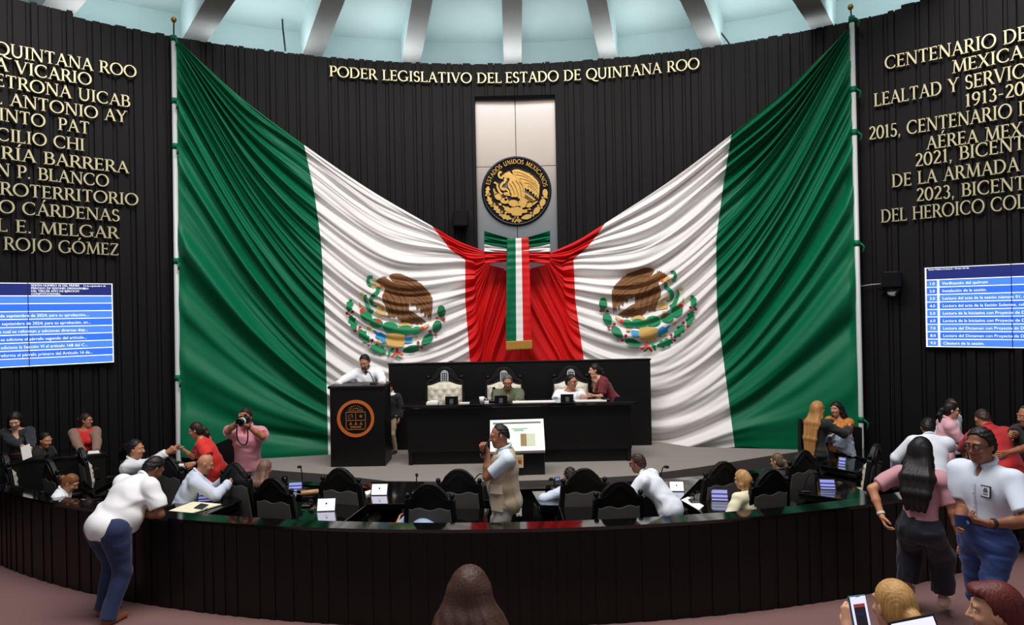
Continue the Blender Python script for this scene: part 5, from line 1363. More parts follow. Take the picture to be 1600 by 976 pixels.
                for sx in (-1, 1): hs.chain([o(sx * .068, -.015, .05), o(sx * .085, -.02, -.05), o(sx * .08, -.03, -.12)], [.024, .03, .024], .025)
                hs.chain([o(0, -.07, .0), o(0, -.07, -.12)], [.07, .06], .03)
            elif kind == 'bun': hs.ell(o(0, -.135, .01), (.045, .04, .045), Rh, .012); hs.cone(o(0, -.09, .01), o(0, -.13, .01), .03, .03, .01)
            elif kind == 'tied':
                hs.cone(o(0, -.10, .0), o(0, -.135, -.01), .035, .03, .015); hs.chain([o(0, -.13, -.01), o(0, -.15, -.09), o(0, -.125, -.2)], [.035, .042, .02], .02)
        am = .006 if kind == 'curly' else .002; r_ = np.random.default_rng(int(abs(top[0])))
        ph = r_.uniform(0, 6)
        if kind in ('short', 'crop'):
            nz = lambda X, Y, Z: (.0022 * np.sin(140 * X + ph + 3 * np.sin(60 * Y)) * np.sin(110 * Y + 2 * np.sin(80 * Z)) + .0018 * np.sin(170 * Z + 60 * X)).astype(np.float32)
        elif kind == 'curly':
            nz = lambda X, Y, Z: (am * np.sin(95 * X + ph + 2 * np.sin(70 * Z)) * np.sin(90 * Y + ph) * 1.3 + am * .6 * np.sin(120 * Z + 60 * X)).astype(np.float32)
        else:
            hx, hyy = hc[0], hc[1]
            nz = lambda X, Y, Z: (am * .55 * np.sin(31 * np.arctan2(X - hx, Y - hyy + .02) + 5 * np.sin(9 * Z + ph)) + am * .5 * np.sin(73 * np.arctan2(X - hx, Y - hyy + .02) + 11 * Z)).astype(np.float32)
        if len(hair) > 3:
            n0 = nz; nz = lambda X, Y, Z: n0(X, Y, Z) + (np.clip((hc[2] + .02 - Z) * 5, 0, 1) * (.007 * np.sin(22 * Z + 10 * X) + .006 * np.sin(105 * X + 2.2 * np.sin(24 * Z) + 8 * Z))).astype(np.float32)
        add('hair', hs, hm, nz)
    sd0 = int(top[0] * 7 + top[1])
    vc = .0115 * vox
    # --- trousers / skirt
    if trousers is not None:
        ts = SDF(vc); ts.ell(pel + R0 @ V3(0, -.012, -.01), ((.160 if not f else .170) * (1 + (b - 1) * .5) + .012, .118 * bb + .014, .135), R0, .05)
        ts.ell(wst - R0 @ V3(0, 0, .05), ((.142 if not f else .13) * bb + .012, .104 * bb + .012, .12), R0, .05)
        ts.cut(wst + R0 @ V3(0, 0, -.12 if not tuck else .0), R0 @ V3(0, 0, 1))
        wd = skirt if skirt else 1.0
        for i in (0, 1):
            ts.cone(hp[i], kn[i], .094 * (1 + (b - 1) * .4) * legw + .004, .064 * wd * legw, .05)
            e = an[i] + nrm(an[i] - kn[i]) * (.03 if not (skirt and skirt > 1.6) else -.07)
            ts.cone(kn[i], e, .065 * wd * legw, .056 * wd * legw, .03, 0, 1)
        add('trousers', ts, cloth(trousers, 'denim' if trousers[2] > trousers[0] + 25 else 'cloth'), wrinkle(.008, sd0, 26))
    if beltc:
        bs = SDF(.008); bs.ell(wst - R0 @ V3(0, 0, .02), ((.142 if not f else .13) * bb + .020, .104 * bb + .020, .14), R0, .02); bs.cut(wst + R0 @ V3(0, 0, .012), R0 @ V3(0, 0, 1)); bs.cut(wst - R0 @ V3(0, 0, .026), R0 @ V3(0, 0, -1)); add('belt', bs, cloth(beltc, 'belt', .5))
    # --- shirt
    def top_garment(nm, rgb, slv, g, ncut, hemz, opening=None, seed=0, wr_amp=.005, vneck=0):
        s = SDF(vc); torso(s, g, .05)
        s.cut(pel + R0 @ V3(0, 0, hemz), Rx(-le * .2) @ V3(0, 0, -1))
        s.cut(nkb + R1 @ V3(0, .0, ncut), R1 @ V3(0, .35, 1))
        if vneck: s.carve(nkb + R1 @ V3(0, .11, -.045 - vneck * .4), (.045 + vneck * .1, .09, .06 + vneck), R1, .01)
        if opening: s.carve(chs + R1 @ V3(0, .15, -.06), (opening, .10, .42), R1, .02)
        if nm == 'shirt' and neck == 'collar': s.carve(nkb + R1 @ V3(0, .105 + .03 * (b - 1), -.012), (.024, .06, .058), R1, .008)
        for i in (0, 1):
            if slv == 'none': continue
            if slv == 'short': e = sh[i] + (el[i] - sh[i]) * .78; s.cone(sh[i], e, .062 * (1 + (b - 1) * .4) + g, .060 * (1 + (b - 1) * .3) + g, .04, 0, 1)
            elif slv == 'half': s.cone(sh[i], el[i], .062 + g, .054 + g, .04, 0, 0); s.cone(el[i], el[i] + (wr[i] - el[i]) * .25, .054 + g, .054 + g, .02, 0, 1)
            else:
                s.cone(sh[i], el[i], .060 * (1 + (b - 1) * .4) + g, .050 + g, .04); s.cone(el[i], wr[i] - nrm(wr[i] - el[i]) * .015, .050 + g, .036 + g, .02, 0, 1)
        return add(nm, s, cloth(rgb) if not isinstance(rgb, bpy.types.Material) else rgb, wrinkle(wr_amp, sd0 + seed, 24))
    if shirt is not None:
        hz = (hem - .06) if not tuck else .10
        sh_o = top_garment('shirt', shirt, sleeve, .012 if tuck else (.008 if over else .022), {'collar': .045, 'crew': .022, 'v': .012}[neck], hz, None, 1, .004 if over else .008 + .005 * (vox < .95), .06 if neck == 'v' else 0)
        if neck == 'collar':
            s = SDF(.007); n_ = 14
            pts = [nkb + R1 @ V3(.066 * math.sin(a), .004 + .066 * math.cos(a) * 1.0, .046 - .026 * math.cos(a)) for a in np.linspace(.35, 2 * PI - .35, n_)]
            s.chain(pts, [.015] * n_, .01)
            for sx, p_ in ((1, pts[0]), (-1, pts[-1])): s.cone(p_, p_ + R1 @ V3(sx * .035, .022, -.05), .012, .005, .01)
            add('collar', s, sh_o.data.materials[0])
    if over:
        top_garment(over[0], over[1], over[2], .026, .0 if over[0] != 'vest' else .005, over[3] if len(over) > 3 else -.10, over[4] if len(over) > 4 else .06, 5, .006)
    # --- shoes
    if shoes is not None:
        for i in (0, 1):
            s = SDF(.008 * max(1, vox)); a_ = an[i]; dr_ = toes[i]
            s.cone(a_ + V3(0, -.02, -.045), a_ + dr_ * .06 + V3(0, 0, -.045), .042, .046, .03); s.cone(a_ + dr_ * .06 + V3(0, 0, -.045), a_ + dr_ * .17 + V3(0, 0, -.05), .046, .036, .03)
            s.cone(a_, a_ + V3(0, 0, -.04), .044, .045, .03); s.cut(a_ + V3(0, 0, -.082), V3(0, 0, -1)); s.cut(a_ + V3(0, 0, .015), V3(0, 0, 1))
            add('shoe', s, cloth(shoes, 'leather', .4))
    if glasses:
        mb = MB(); M4 = Matrix([list(Rh[0]) + [hc[0]], list(Rh[1]) + [hc[1]], list(Rh[2]) + [hc[2]], [0, 0, 0, 1]])
        for sx in (-1, 1):
            mb.tube([M4 @ Vector((sx * (.033 + .024 * math.cos(t)), .104 - .010 * abs(math.cos(t)), .010 + .018 * math.sin(t))) for t in np.linspace(0, 2 * PI, 19)], .0036, 6)
            mb.tube([M4 @ Vector(q) for q in ((sx * .056, .094, .016), (sx * .078, .05, .018), (sx * .084, -.02, .006))], .0032, 6)
        mb.tube([M4 @ Vector(q) for q in ((-.010, .106, .016), (.010, .106, .016))], .0034, 6)
        me = mb.mesh('glasses'); me.transform(Matrix.Scale(S_, 4)); link('glasses', me, body, M_black, True)
    if watch:
        i = 0 if watch[0] == 'L' else 1; c_ = wr[i] - nrm(wr[i] - el[i]) * .03; d_ = nrm(wr[i] - el[i]); mb = MB()
        F = frame(c_, tuple(np.cross(d_, V3(.3, .5, .8))), tuple(d_)); mb.lathe([(.031, -.011), (.035, -.011), (.035, .011), (.031, .011)], (0, 0, 0), 20, F.to_3x3().to_4x4()); q0 = Vector(c_)
        mb.v = [tuple(Vector(v) + q0) for v in mb.v]
        me = mb.mesh('wristband'); me.transform(Matrix.Scale(S_, 4)); link('wristband', me, body, mat('band_%d_%d_%d' % watch[1], watch[1], .4))
    def W(v): return Vector(loc + rot @ (V3(v) * S_))
    info = dict(o=body, W=W, wr=wr, el=el, hc=hc, Rh=Rh, R1=R1, R0=R0, S=S_, nkb=nkb, chs=chs, wst=wst, pel=pel, sh=sh, an=an, az=az, bb=bb, kn=kn, hp=hp, vc=vc, add=add, loc=loc, rot=rot)
    info['hd'] = [nrm(wr[i] - el[i]) if (ld, rd)[i] is None else nrm(V3((ld, rd)[i])) for i in (0, 1)]
    print('PERSON', label[:40], 'height %.2f' % (S_ * 1.76), 'at', [round(float(v), 2) for v in loc])
    return info
# ------------------------------------------------------------------ everyone in the chamber
WHT = (238, 238, 240)
# man in the white polo leaning on the parapet
A = person('heavy man in white polo and blue jeans leaning on the parapet', (251, 718), 7.8, FZ, 26, h=1.84, lean=48, head=(12, 40, 0), b=1.5, legw=1.34, skn='brown', hair=('short', (18, 14, 14)), shirt=WHT, neck='collar',
       trousers=(26, 42, 84), shoes=(128, 72, 40), RH=('px', 221, 804, 7.52), LH=('px', 238, 797, 7.8), RE=(.9, .1, -.5), LE=(-.6, .1, -.5), rcurl=.9, lcurl=.5, pelv=(0, -.14), LF=(-.15, -.12, .085), RF=(.12, -.24, .085), hem=-.06, vox=.9)
# left tier
person('woman in dark dress with belt looking down at a white card', (22, 646), 10.0, 0.15, 160, lean=6, head=(-5, 28, 0), f=True, skn='light', hair=('long', (26, 18, 16), .3), shirt=(24, 26, 36), sleeve='long', neck='v', trousers=(22, 24, 32),
       LH=('px', 48, 703, 9.75), RH=('px', 40, 701, 9.8), tuck=True, beltc=(96, 48, 28), vox=1.15)
person('man in black suit seated behind the left counter, head turned right', (72, 676), 10.4, 0.15, 95, sit=True, lean=14, head=(5, 14, 0), skn='mid', hair=('short', (20, 16, 15)), shirt=(20, 20, 23), sleeve='long', trousers=(18, 18, 20), vox=1.15, LH=(-.2, .42, .72), RH=(.2, .42, .72))
person('woman in red top and brown cardigan looking to the right', (134, 646), 10.75, 0.15, 150, lean=14, head=(-62, 2, 0), f=True, b=1.08, skn='mid', hair=('bun', (44, 22, 18)), shirt=(214, 40, 34), sleeve='none', neck='crew', trousers=(30, 26, 28), glasses=True,
       over=('cardigan', (132, 102, 84), 'long', -.12, .13), LH=('px', 150, 706, 10.5), RH=('px', 131, 708, 10.45), vox=1.15, lcurl=.5)
person('man in white shirt seated at the left, thumb raised', (212, 687), 9.5, 0.0, 75, sit=True, lean=8, head=(10, 4, 0), skn='mid', hair=('short', (20, 16, 15)), shirt=(226, 226, 230), sleeve='long', trousers=(30, 30, 40),
       RH=('px', 262, 706, 9.35), LH=(-.15, .5, .78), RE=(.4, -.2, -.9), rcurl=1.3, rn=(-1, 0, 0), vox=1.1, watch=('R', (120, 160, 200)))
person('woman with tan hair bun seated at the parapet, only head and white collar showing', (117, 742), 8.65, 0.0, 70, sit=True, lean=20, head=(15, 32, 0), f=True, skn='mid', hair=('bun', (122, 74, 40)), shirt=(232, 232, 236), sleeve='short', trousers=(40, 44, 70), vox=1.05)
person('woman in red dress holding a pen and bending over a notebook', (304, 660), 10.0, 0.0, 255, lean=26, head=(5, 12, 0), f=True, b=1.18, skn='mid', hair=('tied', (40, 24, 20)), shirt=(216, 38, 32), sleeve='short', neck='v', trousers=(210, 36, 32), skirt=1.5,
       RH=('px', 283, 700, 9.95), LH=('px', 303, 724, 9.55), RE=(.3, -.2, -1), rcurl=.9, lcurl=.5, pelv=(0, -.12), hem=-.1, vox=1.1, watch=('L', (20, 20, 24)))
person('bald man in pale striped shirt seated writing', (326, 710), 8.95, 0.0, 62, sit=True, lean=24, head=(8, 24, 0), b=1.15, skn='mid', hair=('bald', (60, 44, 36)), shirt=(206, 214, 230), sleeve='long', trousers=(40, 40, 50), LH=('px', 352, 748, 9.1), RH=('px', 360, 752, 8.9), vox=1.0)
PH = person('photographer in pink polo and jeans aiming a camera', (383, 638), 9.8, 0.0, 183, head=(0, 8, 0), b=1.12, skn='tan', hair=('short', (28, 22, 20)), shirt=(212, 138, 150), trousers=(78, 104, 140), shoes=(60, 50, 44), RH=('px', 375, 656, 9.52), LH=('px', 386, 665, 9.46), RE=(.75, -.1, -.6), LE=(-.75, -.1, -.65), rcurl=.9, lcurl=.9,
       rn=(-1, -.2, .2), ln=(.3, .2, 1), ld=(.4, 1, .2), rd=(-.2, .6, 1), hem=.0, vox=1.0, watch=('L', (24, 22, 24)))
person('woman with long light brown hair seated behind the middle-left chair', (416, 719), 9.2, 0.0, 15, sit=True, lean=10, head=(20, 12, 0), f=True, skn='mid', hair=('long', (112, 84, 70), .22), shirt=(120, 100, 96), sleeve='long', trousers=(40, 40, 50), vox=1.1)
# podium
person('bearded man in white shirt speaking at the podium, reading down', (568, 555), 11.95, DZ, 183, lean=12, head=(6, 26, 0), b=1.1, skn='mid', hair=('short', (22, 17, 16)), beard=True, shirt=(244, 244, 248), sleeve='long', trousers=(30, 32, 44),
       RH=('px', 524, 602, 11.55), LH=('px', 597, 600, 11.55), RE=(.9, -.2, -.5), LE=(-.9, -.2, -.5), rcurl=.5, lcurl=.7, rn=(0, 0, -1), ln=(0, 0, -1), vox=1.1)
person('man in black jacket and khaki trousers mostly hidden behind the podium', (607, 598), 12.3, DZ, 200, head=(0, 15, 0), skn='mid', hair=('short', (24, 18, 16)), shirt=(236, 236, 240), over=('jacket', (18, 18, 21), 'long', -.14, .04), trousers=(168, 148, 120), vox=1.2)
# presidium
person('dark-haired woman standing behind the empty tufted chair at the panel', (702, 557), 12.95, DZ - .02, 255, h=1.62, head=(-10, 20, 0), f=True, skn='mid', hair=('long', (18, 14, 14), .3), shirt=(22, 20, 24), sleeve='long', trousers=(20, 20, 24), vox=1.2)
person('grey-haired man in olive green shirt and glasses at the desk centre', (793, 586), 12.0, DZ, 180, sit=True, lean=12, head=(0, 16, 0), b=1.12, skn='mid', hair=('short', (92, 88, 86)), shirt=(88, 98, 72), sleeve='long', trousers=(40, 40, 44), glasses=True, LH=('px', 808, 628, 11.5), RH=('px', 780, 629, 11.5), ln=(0, 0, -1), rn=(0, 0, -1), vox=1.05)
person('man in white ringer shirt and glasses seated, turned to the right', (893, 585), 12.0, DZ, 172, sit=True, lean=12, head=(-42, 6, 0), b=1.1, skn='mid', hair=('short', (20, 16, 15)), shirt=(240, 240, 244), sleeve='short', neck='crew', trousers=(40, 40, 60), glasses=True, LH=('px', 912, 627, 11.5), RH=('px', 874, 628, 11.5), ln=(0, 0, -1), rn=(0, 0, -1), vox=1.05)
person('woman in maroon top bending towards the man in the ringer shirt', (928, 568), 12.15, DZ, 258, lean=34, head=(8, 8, 0), f=True, b=1.08, skn='light', hair=('tied', (22, 16, 16)), shirt=(112, 24, 36), sleeve='short', neck='crew', trousers=(60, 20, 28), RH=('px', 931, 596, 11.95), LH=('px', 926, 618, 11.75), RE=(.2, .1, -1), LE=(-.2, .2, -1), rcurl=.6, rd=(0, .3, 1), pelv=(0, -.15), hem=-.12, vox=1.05)
# floor of the chamber
VM = person('man in beige vest and pale shirt looking at his phone', (778, 663), 7.75, 0.0, 262, head=(0, 10, 0), b=1.22, skn='tan', hair=('crop', (24, 19, 18)), shirt=(206, 220, 232), sleeve='short', trousers=(176, 170, 160), shoes=(70, 60, 52), over=('vest', (182, 162, 136), 'none', -.12, .02), LH=('px', 762, 706, 7.62), RH=('px', 763, 716, 7.9), LE=(-.3, -.4, -.8), RE=(.3, -.4, -.9), lcurl=.9, ld=(.1, .6, .8), ln=(.9, -.3, .3), hem=-.06, vox=.95)
person('person in light blue almost hidden behind the middle parapet chair', (664, 792), 8.0, 0.0, 350, h=1.6, sit=True, lean=58, head=(0, 30, 0), skn='mid', hair=('short', (30, 22, 20)), shirt=(166, 190, 226), sleeve='short', trousers=(40, 40, 60), vox=1.2, LH=('px', 622, 815, 7.95))
person('curly-haired man in pale shirt bent over the desk before his chair', (889, 731), 8.75, 0.0, 345, sit=True, lean=26, head=(-8, 18, 0), f=False, skn='mid', hair=('curly', (34, 24, 20)), shirt=(204, 216, 236), sleeve='long', trousers=(40, 44, 60), LH=('px', 850, 775, 8.75), RH=('px', 880, 770, 9.0), LE=(-1, .1, -.3), vox=1.0, glasses=True)
person('man in white shirt and glasses leaning over the desk to the left', (994, 709), 8.05, 0.0, 300, lean=44, head=(0, 12, 0), b=1.12, skn='tan', hair=('short', (52, 36, 28)), shirt=(232, 236, 246), sleeve='long', trousers=(206, 212, 226), glasses=True, LH=('px', 955, 782, 7.95), RH=('px', 975, 772, 8.25), pelv=(0, -.22), hem=-.14, LF=(-.12, -.2, .085), RF=(.12, -.3, .085), vox=.95)
person('blonde woman in cream blouse seated, seen from the side at the parapet', (1158, 735), 8.05, 0.0, 330, sit=True, lean=6, head=(-14, 10, 0), f=True, skn='light', hair=('bob', (176, 132, 82)), shirt=(226, 222, 188), sleeve='long', neck='crew', trousers=(60, 60, 66), LH=('px', 1118, 800, 8.05), RH=(.1, .45, .78), glasses=True, vox=1.0)
person('woman with dark blonde tied hair seated between the right parapet chairs', (1213, 708), 9.1, 0.0, 335, sit=True, lean=6, head=(-15, 10, 0), f=True, skn='light', hair=('tied', (92, 74, 54)), shirt=(40, 38, 40), sleeve='long', trousers=(30, 30, 34), glasses=True, vox=1.1)
# embrace on the right
HB = person('woman in black with long blonde hair hugging the woman in the embroidered shawl', (1277, 627), 10.55, 0.0, 62, lean=4, head=(10, -2, 0), f=True, skn='light', hair=('long', (172, 122, 70), .52), shirt=(22, 21, 24), sleeve='long', neck='crew', trousers=(20, 19, 22), skirt=1.3, RH=('px', 1326, 668, 10.5), LH=('px', 1310, 660, 10.9), RE=(.6, -.2, -.5), LE=(-.5, .2, -.5), vox=1.05)
SH = person('smiling dark-haired woman in orange and white embroidered shawl', (1306, 628), 10.85, 0.0, 230, lean=3, head=(15, 2, 6), f=True, smile=True, skn='mid', hair=('long', (18, 14, 14), .3), shirt=mat('orange_embroidery', (206, 120, 44), .8, noise=.9, nscale=26), sleeve='half', neck='v', trousers=(24, 28, 52),
       over=None, LH=('px', 1286, 678, 10.45), RH=('px', 1266, 680, 10.6), LE=(-.9, .2, -.5), RE=(.4, .4, -.6), ln=(0, 1, 0), vox=1.05)
I = SH
s = SDF(.013); s.ell(I['chs'] + I['R1'] @ V3(0, .01, .05), (.235, .185, .20), I['R1'], .05)
for i in (0, 1): s.cone(I['sh'][i], I['el'][i], .085, .11, .06)
s.cut(I['nkb'] + V3(0, .02, -.01), V3(0, .45, 1)); s.carve(I['chs'] + I['R1'] @ V3(-.02, .2, .0), (.07, .14, .16), I['R1'], .02)
s.cut(I['chs'] + V3(0, 0, -.05), V3(.25, .0, -1))
I['add']('shawl', s, mat('orange_embroidery', (206, 120, 44), .8), wrinkle(.006, 5, 30), 'orange embroidered shoulders of the shawl')
s = SDF(.013); c = I['chs']
s.cone(c + V3(0, .01, 0), c + V3(0, .01, -.42), .20, .27, .05, 0, 1); s.cone(I['el'][0], I['el'][0] + V3(0, 0, -.30), .10, .12, .05, 0, 1)
s.cut(c + V3(0, 0, -.04), V3(.25, 0, 1)); s.cut(c + V3(0, 0, -.34), V3(.5, .3, -1)); s.carve(c + V3(.06, .26, -.30), (.10, .2, .22), None, .02)
I['add']('shawl_lace', s, mat('white_blue_lace', (196, 208, 226), .85, noise=.35, nscale=40), wrinkle(.012, 9, 44), 'white and blue lace hem of the shawl')
# group on the right
person('man in white shirt seen from behind, bending between the right desks', (1449, 654), 8.9, 0.0, 20, lean=24, head=(5, 30, 0), b=1.12, skn='mid', hair=('short', (18, 15, 15)), shirt=(226, 230, 240), sleeve='long', trousers=(30, 30, 40), LH=('px', 1398, 735, 9.05), RH=('px', 1482, 700, 9.2), LE=(-1, -.3, -.4), RE=(1, -.3, -.4), pelv=(0, -.1), vox=1.0)
person('woman in pink blouse and glasses with dark hair tied back', (1487, 628), 9.9, 0.0, 105, head=(8, 6, 0), f=True, lean=8, skn='light', hair=('tied', (20, 15, 15)), shirt=(228, 172, 184), sleeve='short', trousers=(40, 34, 40), glasses=True, LH=(-.1, .4, .95), RH=(.15, .4, .9), vox=1.05)
person('man in white shirt behind the woman in pink blouse', (1487, 623), 10.4, 0.0, 150, head=(40, 10, 0), skn='tan', hair=('crop', (46, 36, 32)), shirt=(230, 232, 238), sleeve='long', trousers=(30, 30, 40), vox=1.2)
person('man in red shirt bending forward seen from behind', (1531, 641), 9.0, 0.0, 352, lean=34, head=(20, 38, 0), b=1.22, skn='tan', hair=('crop', (52, 34, 28)), shirt=(184, 30, 32), sleeve='long', trousers=(28, 28, 34), LH=('px', 1500, 705, 9.3), RH=('px', 1560, 700, 9.3), LE=(-1, -.2, -.4), RE=(1, -.2, -.4), pelv=(0, -.15), vox=1.0)
person('man in black shirt at the right edge with a dark wristwatch', (1602, 634), 8.6, 0.0, 265, head=(0, 10, 0), b=1.1, skn='tan', hair=('crop', (56, 42, 36)), shirt=(20, 20, 23), sleeve='short', trousers=(24, 24, 30), RH=('px', 1578, 678, 8.35), LH=('px', 1572, 708, 8.3), RE=(.2, -.2, -1), LE=(-.2, -.2, -1), rcurl=1.0, watch=('R', (24, 24, 28)), vox=1.0)
PW_ = person('woman in pink top and navy trousers walking away, long black hair', (1440, 684), 6.8, FZ, 42, head=(12, 6, 0), lean=6, f=True, b=1.05, skn='mid', hair=('long', (18, 14, 15), .30), shirt=(192, 138, 148), sleeve='short', neck='crew', trousers=(15, 18, 36), skirt=1.75, shoes=(206, 176, 160),
       LH=('px', 1378, 806, 6.7), LE=(-.6, -.5, -.3), RH=(.32, .05, .86), LF=('px', 1418, 918, 7.1), RF=('px', 1474, 934, 6.95), tuck=True, vox=.8, watch=('L', (220, 206, 200)), lcurl=.5)
WM = person('man in pale blue short-sleeved shirt and glasses walking left with a blue phone', (1530, 669), 5.2, TZ, 248, head=(0, 8, 0), b=1.12, skn='brown', hair=('short', (18, 14, 14)), shirt=(208, 218, 234), sleeve='short', trousers=(28, 52, 108), shoes=(40, 34, 30), glasses=True, smile=False,
       LH=('px', 1546, 818, 4.85), RH=('px', 1498, 812, 5.1), LE=(-.6, -.5, -.4), RE=(.3, -.7, -.5), ln=(.9, .2, .5), ld=(1, .55, .1), lcurl=.7, LF=(-.1, .24, .085), RF=(.1, -.25, .10), tuck=True, beltc=(18, 16, 16), vox=.72, watch=('L', (22, 22, 24)))
# public gallery, backs of heads at the bottom
person('woman with long dark brown hair and bare shoulders at the bottom centre', (733, 888), 2.9, TZ, 0, head=(0, 6, 0), f=True, skn='mid', hair=('long', (66, 40, 29), .42, 1.75), shirt=(60, 36, 34), sleeve='none', neck='v', trousers=(30, 30, 36), vox=.65)
BL = person('woman with tied blonde hair holding up a phone and a tablet', (1396, 907), 2.95, TZ, 350, head=(0, 4, 0), f=True, skn='light', hair=('tied', (186, 142, 86)), shirt=(40, 40, 46), sleeve='short', neck='crew', trousers=(30, 30, 36), LH=('px', 1328, 985, 2.72), RH=('px', 1450, 1022, 2.75), LE=(-.8, -.1, -.7), RE=(.8, -.1, -.7), lcurl=.8, ld=(.2, .3, 1), ln=(1, .3, 0), vox=.65)
person('woman with dark red hair and black hair band, face turned left', (1552, 913), 2.9, TZ, 305, head=(-8, 6, 0), f=True, skn='light', hair=('swept', (92, 30, 28)), shirt=(50, 24, 28), sleeve='short', neck='crew', trousers=(30, 30, 36), vox=.65)

# ------------------------------------------------------------------ things people hold
def slab(name, c, xax, nax, w, h, t, label, cat, mcase, mscreen=None, mark=None):
    r = empty(name, c, 0, label, cat); F = frame((0, 0, 0), xax, nax)
    mb = MB(); mb.prism([(-w / 2, -h / 2), (w / 2, -h / 2), (w / 2, h / 2), (-w / 2, h / 2)], -t / 2, t / 2, F); o = mb.build('case', mcase, r)
    bv = o.modifiers.new('b', 'BEVEL'); bv.width = min(t * .45, .004); bv.segments = 2
    if mscreen:
        k = .05 * w; mb = MB(); mb.prism([(-w / 2 + k, -h / 2 + k), (w / 2 - k, -h / 2 + k), (w / 2 - k, h / 2 - k), (-w / 2 + k, h / 2 - k)], t / 2, t / 2 + .0008, F); o = mb.build('screen', mscreen, r)
        if mark:
            mb = MB()
            for (x0, x1, y0, y1), mi in mark: mb.prism([(x0 * w, y0 * h), (x1 * w, y0 * h), (x1 * w, y1 * h), (x0 * w, y1 * h)], t / 2 + .0008, t / 2 + .0014, F, mi)
            mb.build('screen_image', [M_tlin, mat('photo_dark', (40, 30, 34), .3, emit=.4), mat('photo_red', (150, 60, 60), .3, emit=.6)], o)
    return r
slab('mobile_phone', P(1344, 962, 2.705), (1, .15, .03), (.1, -1, .25), .075, .155, .011, 'phone in a teal case held up by the blonde woman', 'phone', mat('teal_case', (40, 104, 116), .5), M_tscr,
     [((-.32, .32, -.25, .22), 1), ((-.32, .32, .22, .30), 2), ((-.25, .25, .02, .1), 0), ((-.12, .12, .46, .475), 0)])
slab('tablet', P(1434, 996, 2.72), (1, .1, .12), (.05, -1, .45), .20, .15, .010, 'tablet with white screen held by the blonde woman', 'tablet', M_black, M_tscr, [((-.3, .2, .2, .23), 0), ((-.3, .3, .1, .12), 0)])
ph = slab('mobile_phone', P(1504, 814, 4.92), (1, .35, -.22), (-.12, -1, .35), .15, .085, .013, 'dark blue phone in the hand of the walking man', 'phone', mat('blue_case', (28, 44, 92), .4))
mb = MB(); F = frame((0, 0, 0), (1, .35, -.22), (-.12, -1, .35)); mb.prism(ellp(.045, -.005, .014, .014), .0065, .0082, F); mb.build('case_ring', mat('pale_ring', (130, 146, 190), .4), ph)
slab('mobile_phone', P(758, 701, 7.58), (.25, 1, .1), (-1, .25, .4), .08, .16, .010, 'black phone held up by the man in the beige vest', 'phone', M_black, M_tlin)
slab('white_card', P(41, 706, 9.62), (.9, .1, .35), (-.1, -1, .3), .13, .20, .006, 'white card held by the woman in the dark dress', 'card', M_paper)
a, b = P(272, 703, 9.9), P(288, 697, 9.92); mb = MB(); mb.tube([a, a.lerp(b, .2), b], [.003, .008, .008], 8); tag(mb.build('marker_pen', mat('pen_teal', (90, 150, 150), .4), smooth=True), 'teal pen in the hand of the woman in red dress', 'pen')
# camera of the photographer
cc = P(381, 656, 9.50); cm = empty('photo_camera', cc, 0, 'black photo camera with white lens ring held by the man in pink polo', 'camera')
mb = MB(); mb.box((0, .02, 0), (.15, .075, .10), bev=.018); mb.box((0, .02, .062), (.06, .06, .04), bev=.012); mb.build('camera_body', M_black, cm)
Fl = Matrix.Rotation(PI / 2, 4, 'X')
mb = MB(); mb.lathe([(.0, 0), (.042, 0), (.045, .07), (.052, .10), (.052, .17), (.045, .17), (.043, .13), (0, .12)], (0.01, -.02, -.005), 28, Fl); mb.build('lens_barrel', M_black, cm, True)
mb = MB(); mb.lathe([(.0465, .055), (.0545, .06), (.0545, .105), (.050, .11)], (0.01, -.02, -.005), 28, Fl); mb.build('lens_ring', mat('pale_lens_ring', (206, 208, 210), .4), cm, True)
st = [P(x, y, 9.52) - cc for x, y in ((371, 660), (370, 676), (372, 688), (378, 694), (384, 694), (387, 686), (387, 672), (386, 662))]
mb = MB(); mb.tube([Vector(catmull([tuple(v) for v in st], i / 28)) for i in range(29)], .010, 6); mb.build('strap', M_black, cm, True)
# badge and pocket of the walking man, shawl of the embroidered woman
def front_pt(I, x, z, g):
    """point on the front of somebody's shirt"""
    o = I['o']; sh = [c for c in o.children if c.name.startswith('shirt')][0]
    p0 = Vector(I['chs'] + I['R1'] @ V3(x, .6, z)) * I['S']; d = Vector(I['R1'] @ V3(0, -1, 0))
    bv = BVHTree.FromPolygons([v.co for v in sh.data.vertices], [tuple(p.vertices) for p in sh.data.polygons]); h = bv.ray_cast(p0, d)
    return h
def ray_part(I, part, org, d):
    sh = [c for c in I['o'].children if c.name.startswith(part)][0]
    bv = BVHTree.FromPolygons([v.co for v in sh.data.vertices], [tuple(p.vertices) for p in sh.data.polygons])
    return [bv.ray_cast(Vector(o_) * I['S'], Vector(d)) for o_ in org]
hs_ = ray_part(WM, 'shirt', [WM['chs'] + WM['R1'] @ V3(0, .6, z) for z in np.linspace(.10, -.34, 23)], WM['R1'] @ V3(0, -1, 0))
pts = [(h[0] + h[1] * .002, h[1]) for h in hs_ if h[0] is not None]
mb = MB(); xv = Vector(WM['R1'] @ V3(1, 0, 0)); w_ = .017 * WM['S']
vs = [p + xv * sx * w_ + n * k for p, n in pts for sx, k in ((-1, -.004), (-1, .003), (1, .003), (1, -.004))]
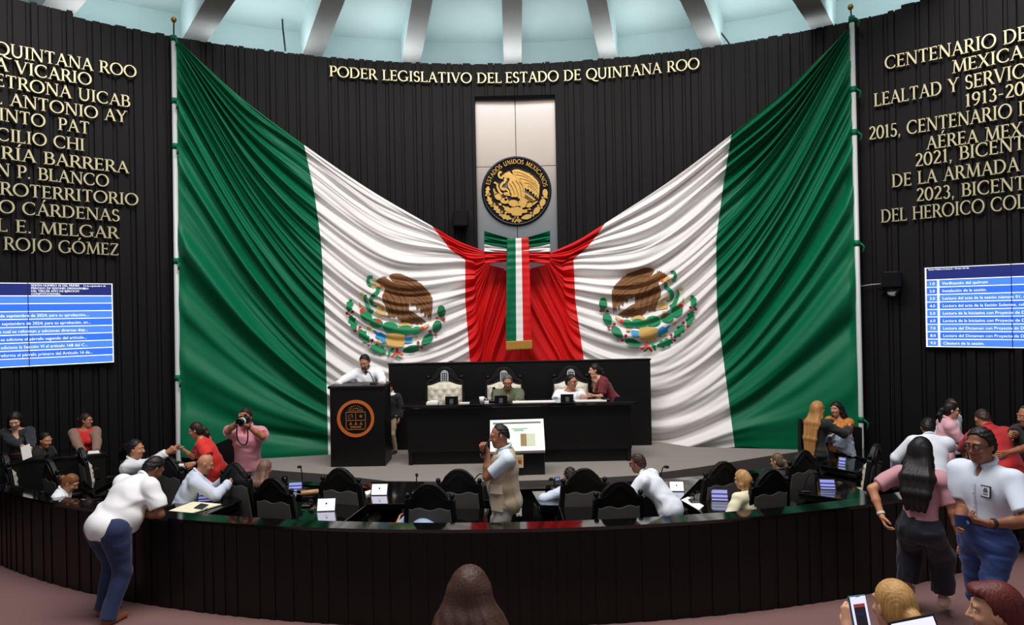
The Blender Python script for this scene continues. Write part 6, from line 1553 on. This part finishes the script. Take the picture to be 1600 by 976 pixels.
mb.add(vs, [(i * 4 + a, i * 4 + 4 + a, i * 4 + 4 + a + 1, i * 4 + a + 1) for i in range(len(pts) - 1) for a in range(3)])
sho = [c for c in WM['o'].children if c.name.startswith('shirt')][0]
pk = mb.build('button_placket', sho.data.materials[0], WM['o'], True)
for i in range(3, len(pts), 5):
    mb = MB(); p, n = pts[i]; mb.lathe([(0, .002), (.006, .002), (.006, .006), (0, .006)], p, 10, frame((0, 0, 0), tuple(xv), tuple(n)).to_3x3().to_4x4()); mb.build('button', M_whitepl, pk)
for z_, w2, h2, nm in ((-.16, .075, .05, 'pocket_flap'), (-.30, .075, .10, 'pocket')):
    hv = ray_part(VM, 'vest', [VM['chs'] + VM['R1'] @ V3(-.7, .30 + .03, z_)], VM['R1'] @ V3(1, -.42, 0))[0]
    if hv[0] is not None:
        F = frame(hv[0], Vector((0, 0, 1)).cross(hv[1]), hv[1]); mb = MB(); mb.prism([(-w2, -h2), (w2, -h2), (w2, h2), (-w2, h2)], -.03, .006, F)
        mb.build(nm, mat('vest_pocket', (206, 186, 162), .8), VM['o'])
h = front_pt(WM, -.085, .06, 0)
if h[0] is not None:
    n = h[1]; F = frame(h[0] + n * .004, Vector(WM['R1'] @ V3(-1, 0, 0)) , n)
    mb = MB(); q = .034 * WM['S']; mb.prism([(-q, -q * 1.25), (q, -q * 1.25), (q, q * 1.25), (-q, q * 1.25)], -.008, .002, F, 0); mb.prism([(-q * .82, -q * 1.05), (q * .82, -q * 1.05), (q * .82, q * 1.05), (-q * .82, q * 1.05)], .002, .003, F, 1)
    mb.prism([(-q * .5, -q * .2), (q * .5, -q * .2), (q * .4, q * .5), (-q * .4, q * .5)], .003, .004, F, 2); mb.prism([(-q * .5, -q * .7), (q * .5, -q * .7), (q * .5, -q * .45), (-q * .5, -q * .45)], .003, .004, F, 2); mb.prism(ellp(0, q * .6, q * .3, q * .2), .003, .004, F, 2)
    o = mb.build('badge', [M_navy, mat('badge_pale', (214, 220, 226), .5), mat('badge_grey', (90, 100, 116), .5)], WM['o']); o['label'] = 'square emblem badge on the chest'
